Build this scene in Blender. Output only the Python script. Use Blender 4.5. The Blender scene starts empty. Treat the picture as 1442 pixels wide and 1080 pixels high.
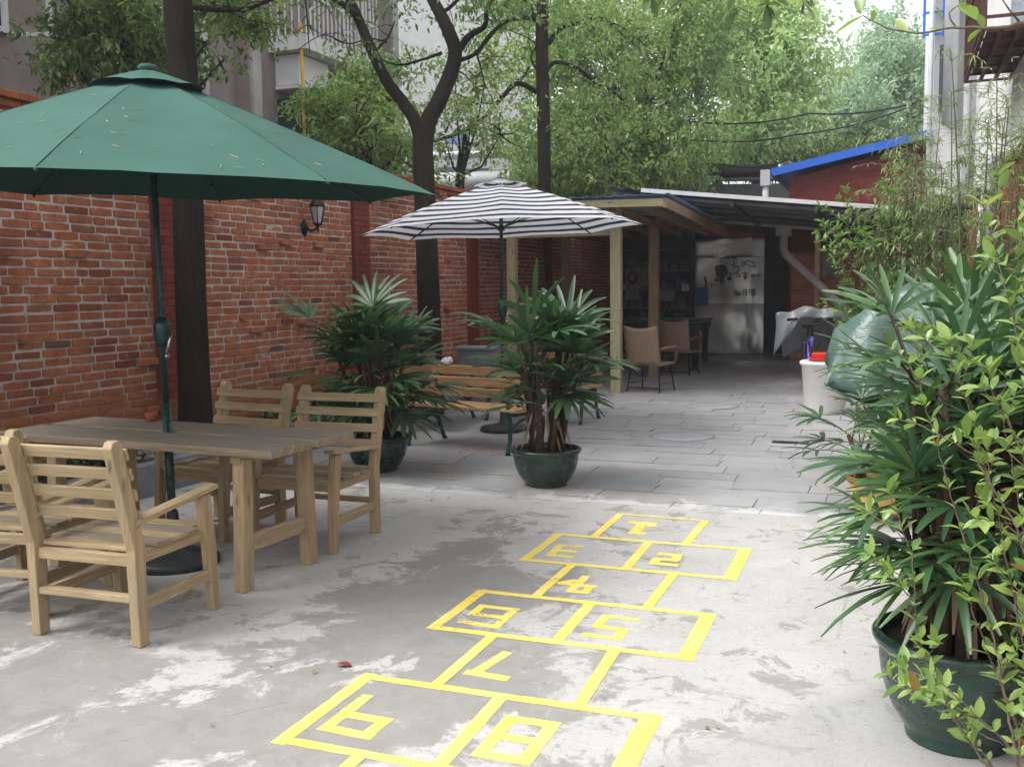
import bpy, bmesh, math, random
import numpy as np
from mathutils import Vector, Matrix, noise as mnoise
random.seed(7); rng = np.random.default_rng(11)
S = bpy.context.scene; COL = S.collection
PI = math.pi; rad = math.radians

# ------------------------------------------------------------------ camera
F_PX, PITCH, ROLL, YAW, EYE = 1402.0, .0948, -.0121, .367, 1.5
def _cam():
    fw = Vector((0, math.cos(PITCH), -math.sin(PITCH))); r = Vector((1, 0, 0)); u = r.cross(fw)
    R = r*math.cos(ROLL)+u*math.sin(ROLL); U = -r*math.sin(ROLL)+u*math.cos(ROLL)
    M = Matrix.Rotation(YAW, 3, 'Z')
    return M@R, M@U, M@fw
CR, CU, CF = _cam(); EYEP = Vector((0, 0, EYE))
cd = bpy.data.cameras.new('camera'); cd.sensor_width = 36; cd.lens = F_PX/1442*36
cd.clip_start = .05; cd.clip_end = 500
cam = bpy.data.objects.new('camera', cd); COL.objects.link(cam)
m3 = Matrix((CR, CU, -CF)).transposed(); cam.matrix_world = Matrix.Translation(EYEP)@m3.to_4x4()
S.camera = cam
def ray(x, y): return CR*((x-721)/F_PX)-CU*((y-540)/F_PX)+CF
def at(x, y, depth): return EYEP+ray(x, y)*depth            # point of the place seen at that pixel, at a real distance
def gy(x, y, Y): d = ray(x, y); return EYEP+d*(Y/d.y)
def gx(x, y, X): d = ray(x, y); return EYEP+d*(X/d.x)

# ------------------------------------------------------------------ light
SUN_EL, SUN_AZ = 58, 238      # azimuth clockwise from +Y
w = bpy.data.worlds.new("World"); S.world = w; w.use_nodes = True
nt = w.node_tree; nt.nodes.clear()
sky = nt.nodes.new('ShaderNodeTexSky'); sky.sky_type = 'NISHITA'; sky.sun_disc = False
sky.sun_elevation = rad(SUN_EL); sky.sun_rotation = rad(SUN_AZ); sky.dust_density = 4; sky.air_density = 1.2
hs = nt.nodes.new('ShaderNodeHueSaturation'); hs.inputs['Saturation'].default_value = .14
bg = nt.nodes.new('ShaderNodeBackground'); bg.inputs[1].default_value = .15
wo = nt.nodes.new('ShaderNodeOutputWorld')
nt.links.new(sky.outputs[0], hs.inputs['Color']); nt.links.new(hs.outputs[0], bg.inputs[0]); nt.links.new(bg.outputs[0], wo.inputs[0])
sl = bpy.data.lights.new('sun', 'SUN'); sl.energy = .9; sl.angle = rad(28); sl.color = (1, .965, .92)
so = bpy.data.objects.new('sun', sl); COL.objects.link(so)
e, a = rad(SUN_EL), rad(SUN_AZ)
sd = Vector((math.sin(a)*math.cos(e), math.cos(a)*math.cos(e), math.sin(e)))
so.rotation_euler = sd.to_track_quat('Z', 'Y').to_euler()
S.view_settings.view_transform = 'Standard'; S.view_settings.look = 'None'
S.view_settings.exposure = 1.22; S.view_settings.gamma = 1
S.render.engine = 'CYCLES'
S.cycles.max_bounces = 6; S.cycles.diffuse_bounces = 4; S.cycles.transmission_bounces = 4; S.cycles.transparent_max_bounces = 6

# ------------------------------------------------------------------ mesh helpers
class MB:
    def __init__(s): s.v = []; s.f = []; s.uv = []; s.sm = []
    def add(s, vs, fs, uvs=None, smooth=False):
        b = len(s.v); s.v += [tuple(v) for v in vs]
        for i, f in enumerate(fs):
            s.f.append([b+k for k in f]); s.sm.append(smooth)
            s.uv.append(uvs[i] if uvs else None)
    def beam(s, p0, p1, wd, th, up=(0, 0, 1), taper=1, ex=0):
        p0 = Vector(p0); p1 = Vector(p1); d = (p1-p0); L = d.length; d.normalize()
        up = Vector(up); sx = d.cross(up)
        if sx.length < 1e-4: sx = d.cross(Vector((0, 1, 0)))
        sx.normalize(); sz = sx.cross(d).normalized()
        p0 = p0-d*ex; p1 = p1+d*ex
        vs = []
        for p, k in ((p0, 1), (p1, taper)):
            for a, b in ((-1, -1), (1, -1), (1, 1), (-1, 1)): vs.append(p+sx*a*wd*k/2+sz*b*th*k/2)
        fs = [(0, 3, 2, 1), (4, 5, 6, 7), (0, 1, 5, 4), (1, 2, 6, 5), (2, 3, 7, 6), (3, 0, 4, 7)]
        o = random.random()*50; q = random.random()*50; uvs = []
        for f in fs:
            uvs.append([(o+(vs[k]-p0).dot(d), q+(vs[k]-p0).dot(sx)+(vs[k]-p0).dot(sz)) for k in f])
        s.add(vs, fs, uvs)
    def box(s, lo, hi):
        lo = Vector(lo); hi = Vector(hi); d = hi-lo; c = (lo+hi)/2
        k = max(range(3), key=lambda i: d[i])
        if k == 0: s.beam((lo.x, c.y, c.z), (hi.x, c.y, c.z), d.y, d.z)
        elif k == 1: s.beam((c.x, lo.y, c.z), (c.x, hi.y, c.z), d.x, d.z)
        else: s.beam((c.x, c.y, lo.z), (c.x, c.y, hi.z), d.x, d.y, (0, 1, 0))
    def prism(s, pts, axis, t, c=0):       # outline pts in the plane normal to axis ('x': (y,z), 'y': (x,z), 'z': (x,y))
        n = len(pts); vs = []
        for sg in (-1, 1):
            for p in pts:
                k = c+sg*t/2
                vs.append({'x': (k, p[0], p[1]), 'y': (p[0], k, p[1]), 'z': (p[0], p[1], k)}[axis])
        fs = [tuple(range(n))[::-1], tuple(range(n, 2*n))]+[(i, (i+1) % n, n+(i+1) % n, n+i) for i in range(n)]
        if axis == 'y': fs = [f[::-1] for f in fs]
        o = random.random()*50; uvs = [[(o+vs[k][2]+(vs[k][0] if axis == 'z' else 0), vs[k][0]+vs[k][1]+o) for k in f] for f in fs]
        s.add(vs, fs, uvs)
    def tube(s, pts, rs, n=10, cap=True, smooth=True):
        pts = [Vector(p) for p in pts]
        if not isinstance(rs, (list, tuple)): rs = [rs]*len(pts)
        b = len(s.v); up = Vector((0, 0, 1)); prev = None; vs = []; L = 0; Ls = []
        for i, p in enumerate(pts):
            d = (pts[min(i+1, len(pts)-1)]-pts[max(i-1, 0)])
            if d.length < 1e-9: d = Vector((0, 0, 1))
            d.normalize()
            if prev is None:
                x = d.cross(Vector((0, 1, 0)) if abs(d.z) > .9 else up).normalized()
            else:
                x = (prev-d*prev.dot(d)).normalized()
            prev = x; y = d.cross(x)
            for k in range(n):
                a = 2*PI*k/n; vs.append(p+(x*math.cos(a)+y*math.sin(a))*rs[i])
            if i: L += (p-pts[i-1]).length
            Ls.append(L)
        fs = []; uvs = []
        for i in range(len(pts)-1):
            for k in range(n):
                k2 = (k+1) % n
                fs.append((i*n+k, i*n+k2, (i+1)*n+k2, (i+1)*n+k))
                uvs.append([(k/n, Ls[i]), ((k+1)/n, Ls[i]), ((k+1)/n, Ls[i+1]), (k/n, Ls[i+1])])
        s.add(vs, fs, uvs, smooth)
        if cap:
            m = len(pts)-1; bb = b
            s.f.append([bb+k for k in range(n)][::-1]); s.uv.append(None); s.sm.append(False)
            s.f.append([bb+m*n+k for k in range(n)]); s.uv.append(None); s.sm.append(False)
    def lathe(s, prof, c=(0, 0, 0), n=40, wob=None):
        c = Vector(c); vs = []
        for r, z in prof:
            for k in range(n):
                a = 2*PI*k/n; q = r*(1+(wob(a, z) if wob else 0)); vs.append((c.x+q*math.cos(a), c.y+q*math.sin(a), c.z+z))
        fs = []; uvs = []
        for i in range(len(prof)-1):
            for k in range(n):
                fs.append((i*n+k, i*n+(k+1) % n, (i+1)*n+(k+1) % n, (i+1)*n+k))
                uvs.append([(k/n, prof[i][1]), ((k+1)/n, prof[i][1]), ((k+1)/n, prof[i+1][1]), (k/n, prof[i+1][1])])
        s.add(vs, fs, uvs, True)
    def disc(s, c, r, n=32, rj=0):
        vs = [(c[0], c[1], c[2])]+[(c[0]+r*math.cos(2*PI*k/n), c[1]+r*math.sin(2*PI*k/n), c[2]+random.uniform(-rj, rj)) for k in range(n)]
        s.add(vs, [(0, 1+k, 1+(k+1) % n) for k in range(n)])
    def strip(s, base, d, nrm, L, wd, droop, seg=4, fold=.25, tipw=.25, basew=.45):
        d = Vector(d).normalized(); nrm = Vector(nrm); nrm = (nrm-d*nrm.dot(d)).normalized(); sx = d.cross(nrm).normalized()
        p = Vector(base); vs = []; fs = []; uvs = []
        for i in range(seg+1):
            t = i/seg; k = basew+(1-basew)*min(1, t*3.2) if t < .6 else 1-(1-tipw)*((t-.6)/.4)**1.6
            hw = wd*k/2; n2 = sx.cross(d).normalized()
            vs += [p-sx*hw+n2*hw*fold, p, p+sx*hw+n2*hw*fold]
            p = p+d*(L/seg); d = (d+Vector((0, 0, -1))*droop*(t+.25)/seg*1.6).normalized()
        for i in range(seg):
            b = i*3; fs += [(b, b+1, b+4, b+3), (b+1, b+2, b+5, b+4)]
            a0, a1 = i/seg, (i+1)/seg; uvs += [[(0, a0), (.5, a0), (.5, a1), (0, a1)], [(.5, a0), (1, a0), (1, a1), (.5, a1)]]
        s.add(vs, fs, uvs, True)
    def build(s, name, mat, parent=None, world=False, bevel=0, solid=0, seg=2):
        me = bpy.data.meshes.new(name)
        vs = s.v
        if parent is not None and world:
            o = parent.location; vs = [(v[0]-o.x, v[1]-o.y, v[2]-o.z) for v in vs]
        me.from_pydata(vs, [], s.f)
        if any(u is not None for u in s.uv):
            l = me.uv_layers.new(name='UVMap'); fl = []
            for f, u in zip(s.f, s.uv):
                fl += [c for p in (u or [(0, 0)]*len(f)) for c in p]
            l.data.foreach_set('uv', fl)
        me.polygons.foreach_set('use_smooth', s.sm)
        me.materials.append(mat); me.update()
        ob = bpy.data.objects.new(name, me); COL.objects.link(ob)
        if parent is not None: ob.parent = parent
        if solid:
            md = ob.modifiers.new('solid', 'SOLIDIFY'); md.thickness = solid; md.offset = 0
        if bevel:
            md = ob.modifiers.new('bevel', 'BEVEL'); md.width = bevel; md.segments = seg; md.limit_method = 'ANGLE'; md.angle_limit = rad(40)
        return ob
def tag(o, label=None, cat=None, group=None, kind=None):
    if label: o['label'] = label
    if cat: o['category'] = cat
    if group: o['group'] = group
    if kind: o['kind'] = kind
    return o
def thing(name, label, cat, loc=(0, 0, 0), rz=0, group=None):
    o = bpy.data.objects.new(name, None); COL.objects.link(o); o.empty_display_size = .1
    o.location = loc; o.rotation_euler = (0, 0, rz)
    return tag(o, label, cat, group)
def copy_tree(o, parent=None):
    c = o.copy(); COL.objects.link(c)
    if parent is not None: c.parent = parent
    for ch in list(o.children): copy_tree(ch, c)
    return c
def dup(o, label, loc, rz):
    c = copy_tree(o); c['label'] = label; c.location = loc; c.rotation_euler = (0, 0, rz); return c

# ------------------------------------------------------------------ materials
class N:
    def __init__(s, name):
        s.m = bpy.data.materials.new(name); s.m.use_nodes = True; s.t = s.m.node_tree
        s.p = s.t.nodes['Principled BSDF']; s.out = s.t.nodes['Material Output']
    def n(s, typ, **kw):
        nd = s.t.nodes.new('ShaderNode'+typ)
        for k, v in kw.items():
            if k in nd.inputs: s.set(nd.inputs[k], v)
            else: setattr(nd, k, v)
        return nd
    def set(s, sock, v):
        if isinstance(v, bpy.types.NodeSocket): s.t.links.new(v, sock)
        elif isinstance(v, bpy.types.Node): s.t.links.new(v.outputs[0], sock)
        else:
            if hasattr(sock.default_value, '__len__') and not isinstance(v, (int, float)) and len(sock.default_value) == 4 and len(v) == 3: v = (*v, 1)
            sock.default_value = v
    def coord(s, kind='Object', scale=(1, 1, 1), rot=(0, 0, 0), loc=(0, 0, 0)):
        if kind == 'World': src = s.n('NewGeometry').outputs['Position']
        else: src = s.n('TexCoord').outputs[kind]
        mp = s.n('Mapping'); s.set(mp.inputs[0], src); mp.inputs['Scale'].default_value = scale
        mp.inputs['Rotation'].default_value = rot; mp.inputs['Location'].default_value = loc
        return mp.outputs[0]
    def noise(s, vec, scale=5, detail=5, rough=.6, dist=0):
        nd = s.n('TexNoise'); s.set(nd.inputs['Vector'], vec); nd.inputs['Scale'].default_value = scale
        nd.inputs['Detail'].default_value = detail; nd.inputs['Roughness'].default_value = rough; nd.inputs['Distortion'].default_value = dist
        return nd.outputs[0]
    def ramp(s, fac, stops, interp='LINEAR'):
        nd = s.n('ValToRGB'); s.set(nd.inputs[0], fac); cr = nd.color_ramp; cr.interpolation = interp
        while len(cr.elements) < len(stops): cr.elements.new(.5)
        for e, (p, c) in zip(cr.elements, stops):
            e.position = p; e.color = (*c, 1) if hasattr(c, '__len__') else (c, c, c, 1)
        return nd.outputs[0]
    def mix(s, fac, a, b, mode='MIX'):
        nd = s.n('Mix', data_type='RGBA', blend_type=mode); s.set(nd.inputs[0], fac); s.set(nd.inputs[6], a); s.set(nd.inputs[7], b)
        return nd.outputs[2]
    def math(s, op, a, b=0, c=0):
        nd = s.n('Math', operation=op); s.set(nd.inputs[0], a); s.set(nd.inputs[1], b); s.set(nd.inputs[2], c); return nd.outputs[0]
    def bump(s, h, strength=.3, dist=.01):
        nd = s.n('Bump'); s.set(nd.inputs['Height'], h); nd.inputs['Strength'].default_value = strength; nd.inputs['Distance'].default_value = dist
        s.set(s.p.inputs['Normal'], nd.outputs[0])
    def fin(s, color=None, rough=None, metal=None, spec=None):
        if color is not None: s.set(s.p.inputs['Base Color'], color)
        if rough is not None: s.set(s.p.inputs['Roughness'], rough)
        if metal is not None: s.set(s.p.inputs['Metallic'], metal)
        if spec is not None: s.set(s.p.inputs['Specular IOR Level'], spec)
        return s.m
def simple(name, c, rough=.6, metal=0, var=.2, scale=8, spec=.4, bump=.1, bs=None, bd=.005, kind='Object', st=(1, 1, 1), fine=0):
    s = N(name); v = s.coord(kind, st); nz = s.noise(v, scale, 6, .65)
    lo = tuple(x*(1-var) for x in c); hi = tuple(min(1, x*(1+var)) for x in c)
    col = s.ramp(nz, [(.3, lo), (.7, hi)])
    if bump: s.bump(s.noise(v, bs or scale*6, 5, .7), bump, bd)
    r = s.ramp(s.noise(v, scale*2.3, 4), [(.3, max(0, rough-.1)), (.7, min(1, rough+.1))])
    return s.fin(col, r, metal, spec)
def wood(name, a, b, grey=(.3, .28, .25), weather=.3, grain=1, top=.0):
    s = N(name); v = s.coord('UV', (2.2, 38*grain, 1)); vk = s.coord('UV', (1, 1, 1))
    g1 = s.noise(v, 1.2, 8, .7, .6); g2 = s.noise(s.coord('UV', (8, 220, 1)), 1, 3, .6)
    isl = s.n('NewGeometry').outputs['Random Per Island']
    base = s.ramp(g1, [(.33, tuple(x*.8 for x in b)), (.46, b), (.60, a)])
    base = s.mix(s.ramp(s.noise(s.coord('UV', (1.2, 5, 1)), 1.3, 5, .7), [(.45, 0), (.7, .5)]), base, tuple(x*.74 for x in a))
    base = s.mix(s.ramp(isl, [(0, 0.0), (1, .5)]), base, s.mix(.6, base, b))
    vor = s.n('TexVoronoi', feature='F1'); s.set(vor.inputs['Vector'], s.coord('UV', (5, 14, 1))); vor.inputs['Scale'].default_value = .55
    knot = s.ramp(vor.outputs['Distance'], [(.05, 1), (.13, 0)])
    base = s.mix(s.math('MULTIPLY', knot, .75), base, (.12, .045, .015))
    wth = s.ramp(s.noise(s.coord('Object', (1, 1, 1)), 3.3, 5, .7), [(.4, 0), (.75, 1)])
    base = s.mix(s.math('MULTIPLY', wth, weather), base, grey)
    nz = s.n('NewGeometry').outputs['Normal']; sp = s.n('SeparateXYZ'); s.set(sp.inputs[0], nz)
    if top: base = s.mix(s.math('MULTIPLY', s.ramp(sp.outputs['Z'], [(.7, 0), (.95, 1)]), top), base, grey)
    base = s.mix(s.math('MULTIPLY', s.ramp(g2, [(.4, 0), (.55, 1)]), .12), base, (.05, .03, .02))
    s.bump(s.math('ADD', g1, s.math('MULTIPLY', g2, .4)), .25, .004)
    return s.fin(base, .62, 0, .35)
def leafmat(name, c1, c2, c3=None, rough=.38, trans=.35, spec=.5, brown=0, tcol=None):
    s = N(name); isl = s.n('NewGeometry').outputs['Random Per Island']
    st = [(0, c1), (.55, c2)]+([(1, c3)] if c3 else [])
    col = s.ramp(isl, st)
    big = s.noise(s.coord('World'), .9, 3)
    col = s.mix(s.ramp(big, [(.35, 0), (.7, .55)]), col, c2)
    if brown:
        k = s.n('TexWhiteNoise', noise_dimensions='1D'); s.set(k.inputs['W'], s.math('MULTIPLY', isl, 917.3))
        col = s.mix(s.ramp(k.outputs[0], [(1-brown, 0), (1-brown+.01, 1)], 'CONSTANT'), col, (.22, .13, .035))
    s.set(s.p.inputs['Base Color'], col); s.p.inputs['Roughness'].default_value = rough; s.p.inputs['Specular IOR Level'].default_value = spec
    tr = s.n('BsdfTranslucent'); hsv = s.n('HueSaturation'); s.set(hsv.inputs['Color'], col); hsv.inputs['Hue'].default_value = .492
    hsv.inputs['Value'].default_value = 1.7; hsv.inputs['Saturation'].default_value = 1.1
    s.set(tr.inputs['Color'], hsv.outputs[0])
    mx = s.n('MixShader'); mx.inputs[0].default_value = trans
    s.t.links.new(s.p.outputs[0], mx.inputs[1]); s.t.links.new(tr.outputs[0], mx.inputs[2]); s.t.links.new(mx.outputs[0], s.out.inputs[0])
    return s.m

MAT = {}
MAT['wood'] = wood('pale_pine', (.53, .41, .245), (.39, .28, .155), (.30, .28, .20), .5)
MAT['wood_top'] = wood('weathered_pine', (.38, .30, .21), (.22, .165, .105), (.25, .235, .21), .6, top=.55)
MAT['wood_bench'] = wood('bench_slat_wood', (.56, .36, .185), (.38, .215, .10), (.35, .28, .2), .12)
MAT['post'] = wood('pressure_treated_post', (.48, .44, .25), (.36, .33, .18), (.35, .34, .25), .3, .7)
MAT['post_dark'] = wood('shed_timber', (.36, .28, .17), (.24, .18, .10), (.25, .22, .17), .3, .7)
MAT['iron_green'] = simple('dark_green_cast_iron', (.018, .06, .05), .42, .2, .3, 20)
MAT['iron_black'] = simple('black_iron', (.012, .012, .013), .45, .3, .3, 30)
MAT['pole_green'] = simple('green_painted_pole', (.012, .05, .045), .3, .1, .2, 10, bump=.02)
MAT['chrome'] = simple('bright_metal', (.6, .6, .6), .25, 1, .1, 20, bump=0)
MAT['rubber_base'] = simple('black_umbrella_base', (.025, .032, .035), .5, 0, .3, 15)
MAT['white_plastic'] = simple('white_plastic', (.78, .78, .76), .45, 0, .05, 5, bump=.03)
MAT['red_plastic'] = simple('red_plastic', (.6, .025, .02), .4, 0, .12, 5)
MAT['soil'] = simple('dark_soil', (.055, .04, .028), .95, 0, .6, 25, bump=1, bd=.02)
MAT['pvc'] = simple('grey_white_pipe', (.55, .56, .58), .5, 0, .12, 4, bump=.02)
MAT['pvc_dirty'] = simple('weathered_pipe', (.50, .52, .54), .5, 0, .2, 3, bump=.03)
MAT['blue_paint'] = simple('bright_blue_metal', (.02, .13, .62), .4, 0, .12, 4, bump=.02)
MAT['dark'] = simple('near_black_panel', (.02, .022, .022), .7, 0, .3, 4)  # even near-black, shared by back wall, pier joints, pipe and cabinet
MAT['red_band'] = simple('red_banner', (.5, .02, .015), .6, 0, .15, 4)
MAT['tin'] = simple('galvanised_roof_sheet', (.16, .17, .18), .45, .6, .25, 3, bump=.05)
MAT['tin_white'] = simple('pale_roof_edge', (.62, .63, .63), .5, 0, .15, 6)
MAT['black_roof'] = simple('dark_roof_underside', (.035, .038, .042), .5, .1, .25, 3)
MAT['kerb'] = simple('grey_kerb_concrete', (.20, .22, .25), .85, 0, .3, 5, bump=.5)
MAT['paper'] = simple('white_paper', (.6, .61, .63), .6, 0, .05, 5, bump=0)
MAT['wicker'] = None

def bark(name, c, scale=1):
    s = N(name); v = s.coord('Object', (22*scale, 22*scale, 3.0*scale)); g = s.noise(v, 1.6, 8, .72, 1.2)
    f = s.noise(s.coord('Object', (40, 40, 7)), 1.5, 5, .7)
    col = s.ramp(g, [(.3, tuple(x*.45 for x in c)), (.65, c), (.85, tuple(x*1.5 for x in c))])
    moss = s.ramp(s.noise(s.coord('Object'), 1.6, 5), [(.5, 0), (.7, .5)])
    col = s.mix(moss, col, (.055, .062, .035))
    pale = s.ramp(s.noise(s.coord('Object', (3, 3, 3)), 2.2, 6, .75), [(.62, 0), (.70, .6)]); col = s.mix(pale, col, (.11, .105, .09))
    s.bump(s.math('ADD', g, s.math('MULTIPLY', f, .5)), 1.0, .05)
    return s.fin(col, .9, 0, .2)
MAT['bark'] = bark('dark_bark', (.042, .034, .026)); MAT['bark2'] = bark('grey_bark', (.06, .05, .045))

def brickmat(name, palette, salt=.25, ochre=True, flip=0):
    s = N(name); isl = s.n('NewGeometry').outputs['Random Per Island']
    col = s.ramp(isl, palette)
    v = s.coord('World'); n1 = s.noise(v, 16, 6, .7); n2 = s.noise(v, 70, 4, .7)
    col = s.mix(s.ramp(n1, [(.35, .55), (.55, 0)]), col, (.16, .055, .035))
    col = s.mix(s.ramp(s.noise(v, 9, 5, .75, .5), [(.57, 0), (.70, salt*2)]), col, (.62, .42, .33))
    col = s.mix(s.ramp(n2, [(.35, .25), (.6, 0)]), col, (.08, .03, .02))
    st_ = s.noise(s.coord('World', (1, 1, .45)), 1.1, 6, .65, .4); col = s.mix(s.ramp(st_, [(.36, .45), (.52, 0)]), col, (.14, .055, .035))
    if ochre:
        sp = s.n('SeparateXYZ'); s.set(sp.inputs[0], v)
        h = s.math('ADD', sp.outputs['Z'], s.math('MULTIPLY', s.noise(v, 1.1, 4), .7))
        col = s.mix(s.ramp(h, [(.9, .75), (1.12, 0)]), col, (.34, .13, .055))
    s.bump(s.math('ADD', n1, n2), .6, .008)
    return s.fin(col, .88, 0, .25)
MAT['brick'] = brickmat('old_red_brick', [(0, (.20, .045, .028)), (.10, (.38, .12, .055)), (.45, (.50, .165, .07)), (.7, (.45, .155, .08)), (.92, (.50, .20, .095)), (.98, (.28, .11, .07)), (1, (.15, .09, .075))])
MAT['brick_pier'] = brickmat('dark_pier_brick', [(0, (.20, .035, .025)), (1, (.27, .05, .032))], .0)
MAT['brick_cap'] = brickmat('orange_cap_brick', [(0, (.40, .10, .035)), (1, (.50, .15, .055))], .05, False)
def mortar():
    s = N('pale_mortar'); v = s.coord('World'); n1 = s.noise(v, 9, 6, .7)
    col = s.ramp(n1, [(.3, (.32, .28, .25)), (.65, (.56, .53, .50))])
    sp = s.n('SeparateXYZ'); s.set(sp.inputs[0], v)
    h = s.math('ADD', sp.outputs['Z'], s.math('MULTIPLY', s.noise(v, 1.1, 4), .7))
    col = s.mix(s.ramp(h, [(.9, .85), (1.12, 0)]), col, (.36, .17, .08))
    s.bump(s.noise(v, 60, 4, .7), .6, .01); return s.fin(col, .95, 0, .2)
MAT['mortar'] = mortar()
def texbrick(name, c1, c2, m, bw=.24, bh=.062, axis='x', ms=.006):
    s = N(name); sp = s.n('SeparateXYZ'); s.set(sp.inputs[0], s.n('NewGeometry').outputs['Position'])
    cb = s.n('CombineXYZ'); s.set(cb.inputs[0], sp.outputs['X' if axis == 'x' else 'Y']); s.set(cb.inputs[1], sp.outputs['Z'])
    b = s.n('TexBrick'); s.set(b.inputs['Vector'], cb.outputs[0]); b.inputs['Scale'].default_value = 1
    b.inputs['Brick Width'].default_value = bw; b.inputs['Row Height'].default_value = bh; b.inputs['Mortar Size'].default_value = ms
    s.set(b.inputs['Color1'], c1); s.set(b.inputs['Color2'], c2); s.set(b.inputs['Mortar'], m); b.inputs['Bias'].default_value = 0
    v = s.coord('World'); col = s.mix(s.ramp(s.noise(v, 3, 6, .7), [(.35, .5), (.65, 0)]), b.outputs[0], tuple(x*.6 for x in c1))
    s.bump(s.math('ADD', b.outputs['Fac'], s.math('MULTIPLY', s.noise(v, 40, 4), -.5)), -.5, .01)
    return s.fin(col, .85, 0, .25)
MAT['redbrick_far'] = texbrick('red_house_brick', (.30, .055, .05), (.38, .085, .07), (.26, .13, .11), .30, .085)
MAT['redbrick_side'] = texbrick('painted_red_brick', (.25, .03, .03), (.30, .045, .04), (.20, .05, .045), .25, .07, 'y')
MAT['oldbrick_far'] = texbrick('back_wall_brick', (.34, .11, .065), (.46, .17, .10), (.36, .29, .23), .25, .068)

def concrete():
    s = N('patchy_cement_floor'); v = s.coord('World')
    sp = s.n('SeparateXYZ'); s.set(sp.inputs[0], v)
    X, Y = sp.outputs['X'], sp.outputs['Y']
    big = s.noise(v, .75, 3, .5, .4); mid = s.noise(s.coord('World', (1, 1, 1), loc=(3.3, 1, 0)), 2.3, 8, .68, .9); fine = s.noise(v, 9, 8, .75, .6)
    # worn grey skin to the left and near, laitance-white film elsewhere
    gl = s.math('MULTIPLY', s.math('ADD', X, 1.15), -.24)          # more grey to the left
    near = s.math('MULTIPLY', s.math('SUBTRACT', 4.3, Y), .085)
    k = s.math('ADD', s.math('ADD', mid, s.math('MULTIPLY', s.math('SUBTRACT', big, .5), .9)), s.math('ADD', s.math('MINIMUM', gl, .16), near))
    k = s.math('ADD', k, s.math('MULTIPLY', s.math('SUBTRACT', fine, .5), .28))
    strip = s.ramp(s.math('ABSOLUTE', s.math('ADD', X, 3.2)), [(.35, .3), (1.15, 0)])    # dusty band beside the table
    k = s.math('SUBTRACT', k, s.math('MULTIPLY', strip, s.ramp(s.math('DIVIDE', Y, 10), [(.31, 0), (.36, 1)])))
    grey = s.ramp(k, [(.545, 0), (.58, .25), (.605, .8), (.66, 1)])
    white = s.mix(s.ramp(s.noise(v, 1.7, 6, .7), [(.3, 0), (.7, 1)]), (.385, .375, .36), (.48, .475, .465))
    gcol = s.mix(s.ramp(fine, [(.3, 0), (.7, 1)]), (.19, .186, .172), (.27, .265, .25))
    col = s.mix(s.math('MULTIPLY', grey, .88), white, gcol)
    spots = s.ramp(s.noise(s.coord('World', loc=(7, 2, 0)), 5.5, 7, .72, .7), [(.60, 0), (.68, .75)])
    col = s.mix(spots, col, (.27, .26, .24))
    scr = s.ramp(s.noise(s.coord('World', (1.6, .5, 1), (0, 0, .6)), 3.0, 9, .8, 1.4), [(.63, 0), (.70, .7)])
    col = s.mix(scr, col, (.52, .52, .51))
    crk = s.n('TexVoronoi', feature='DISTANCE_TO_EDGE'); s.set(crk.inputs['Vector'], s.mix(.12, s.coord('World'), s.n('TexNoise').outputs[1])); crk.inputs['Scale'].default_value = .45
    col = s.mix(s.math('MULTIPLY', s.ramp(crk.outputs[0], [(.0, 1), (.0035, 0)]), s.ramp(mid, [(.5, 0), (.6, .55)])), col, (.12, .12, .11))
    fl = s.noise(s.coord('World', (1.0, .62, 1), (0, 0, -.75), (2, 5, 0)), 1.25, 9, .66, 1.1)
    flm = s.ramp(s.math('ADD', fl, s.math('MULTIPLY', s.math('SUBTRACT', fine, .5), .16)), [(.555, 0), (.585, .85)])
    col = s.mix(flm, col, s.mix(fine, (.40, .395, .39), (.54, .54, .54)))
    dk = s.noise(s.coord('World', loc=(12, 3, 0)), 2.9, 8, .7, 1.0)
    col = s.mix(s.ramp(s.math('ADD', dk, s.math('MULTIPLY', s.math('SUBTRACT', fine, .5), .2)), [(.56, 0), (.60, .72)]), col, (.225, .218, .20))
    moss = s.math('MULTIPLY', s.ramp(s.noise(s.coord('World', loc=(1, 8, 0)), 2.6, 5, .7), [(.55, 0), (.72, .45)]), s.ramp(s.math('DIVIDE', Y, 10), [(.48, 0), (.56, 1)]))
    col = s.mix(moss, col, (.22, .235, .15))
    # darker bluish-grey cement on the right foreground
    right_dk = s.math('MULTIPLY', s.ramp(s.math('ADD', s.math('MULTIPLY', X, .5), s.math('MULTIPLY', Y, -.2)), [(.0, 0), (1, 1)]), 0)
    r = s.math('ADD', X, s.math('ADD', s.math('MULTIPLY', s.math('SUBTRACT', 3.75, Y), .75), s.math('MULTIPLY', s.noise(v, 1.3, 7, .65), .35)))
    col = s.mix(s.math('MULTIPLY', s.ramp(r, [(.0, 0), (.12, 1)]), .62), col, s.mix(fine, (.26, .265, .275), (.40, .405, .415)))
    grit = s.noise(v, 130, 3, .8); grit2 = s.noise(v, 34, 6, .8)
    col = s.mix(s.ramp(grit, [(.30, .34), (.50, 0)]), col, (.15, .145, .135)); col = s.mix(s.ramp(grit2, [(.36, .30), (.50, 0)]), col, (.20, .195, .18))
    pit = s.n('TexVoronoi', feature='F1'); s.set(pit.inputs['Vector'], v); pit.inputs['Scale'].default_value = 16
    col = s.mix(s.ramp(pit.outputs['Distance'], [(.05, .5), (.09, 0)]), col, (.12, .11, .10))
    s.bump(s.math('ADD', fine, s.math('MULTIPLY', grit, .5)), .3, .004)
    return s.fin(col, s.ramp(fine, [(.3, .62), (.7, .85)]), 0, .35)
MAT['concrete'] = concrete()
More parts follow.
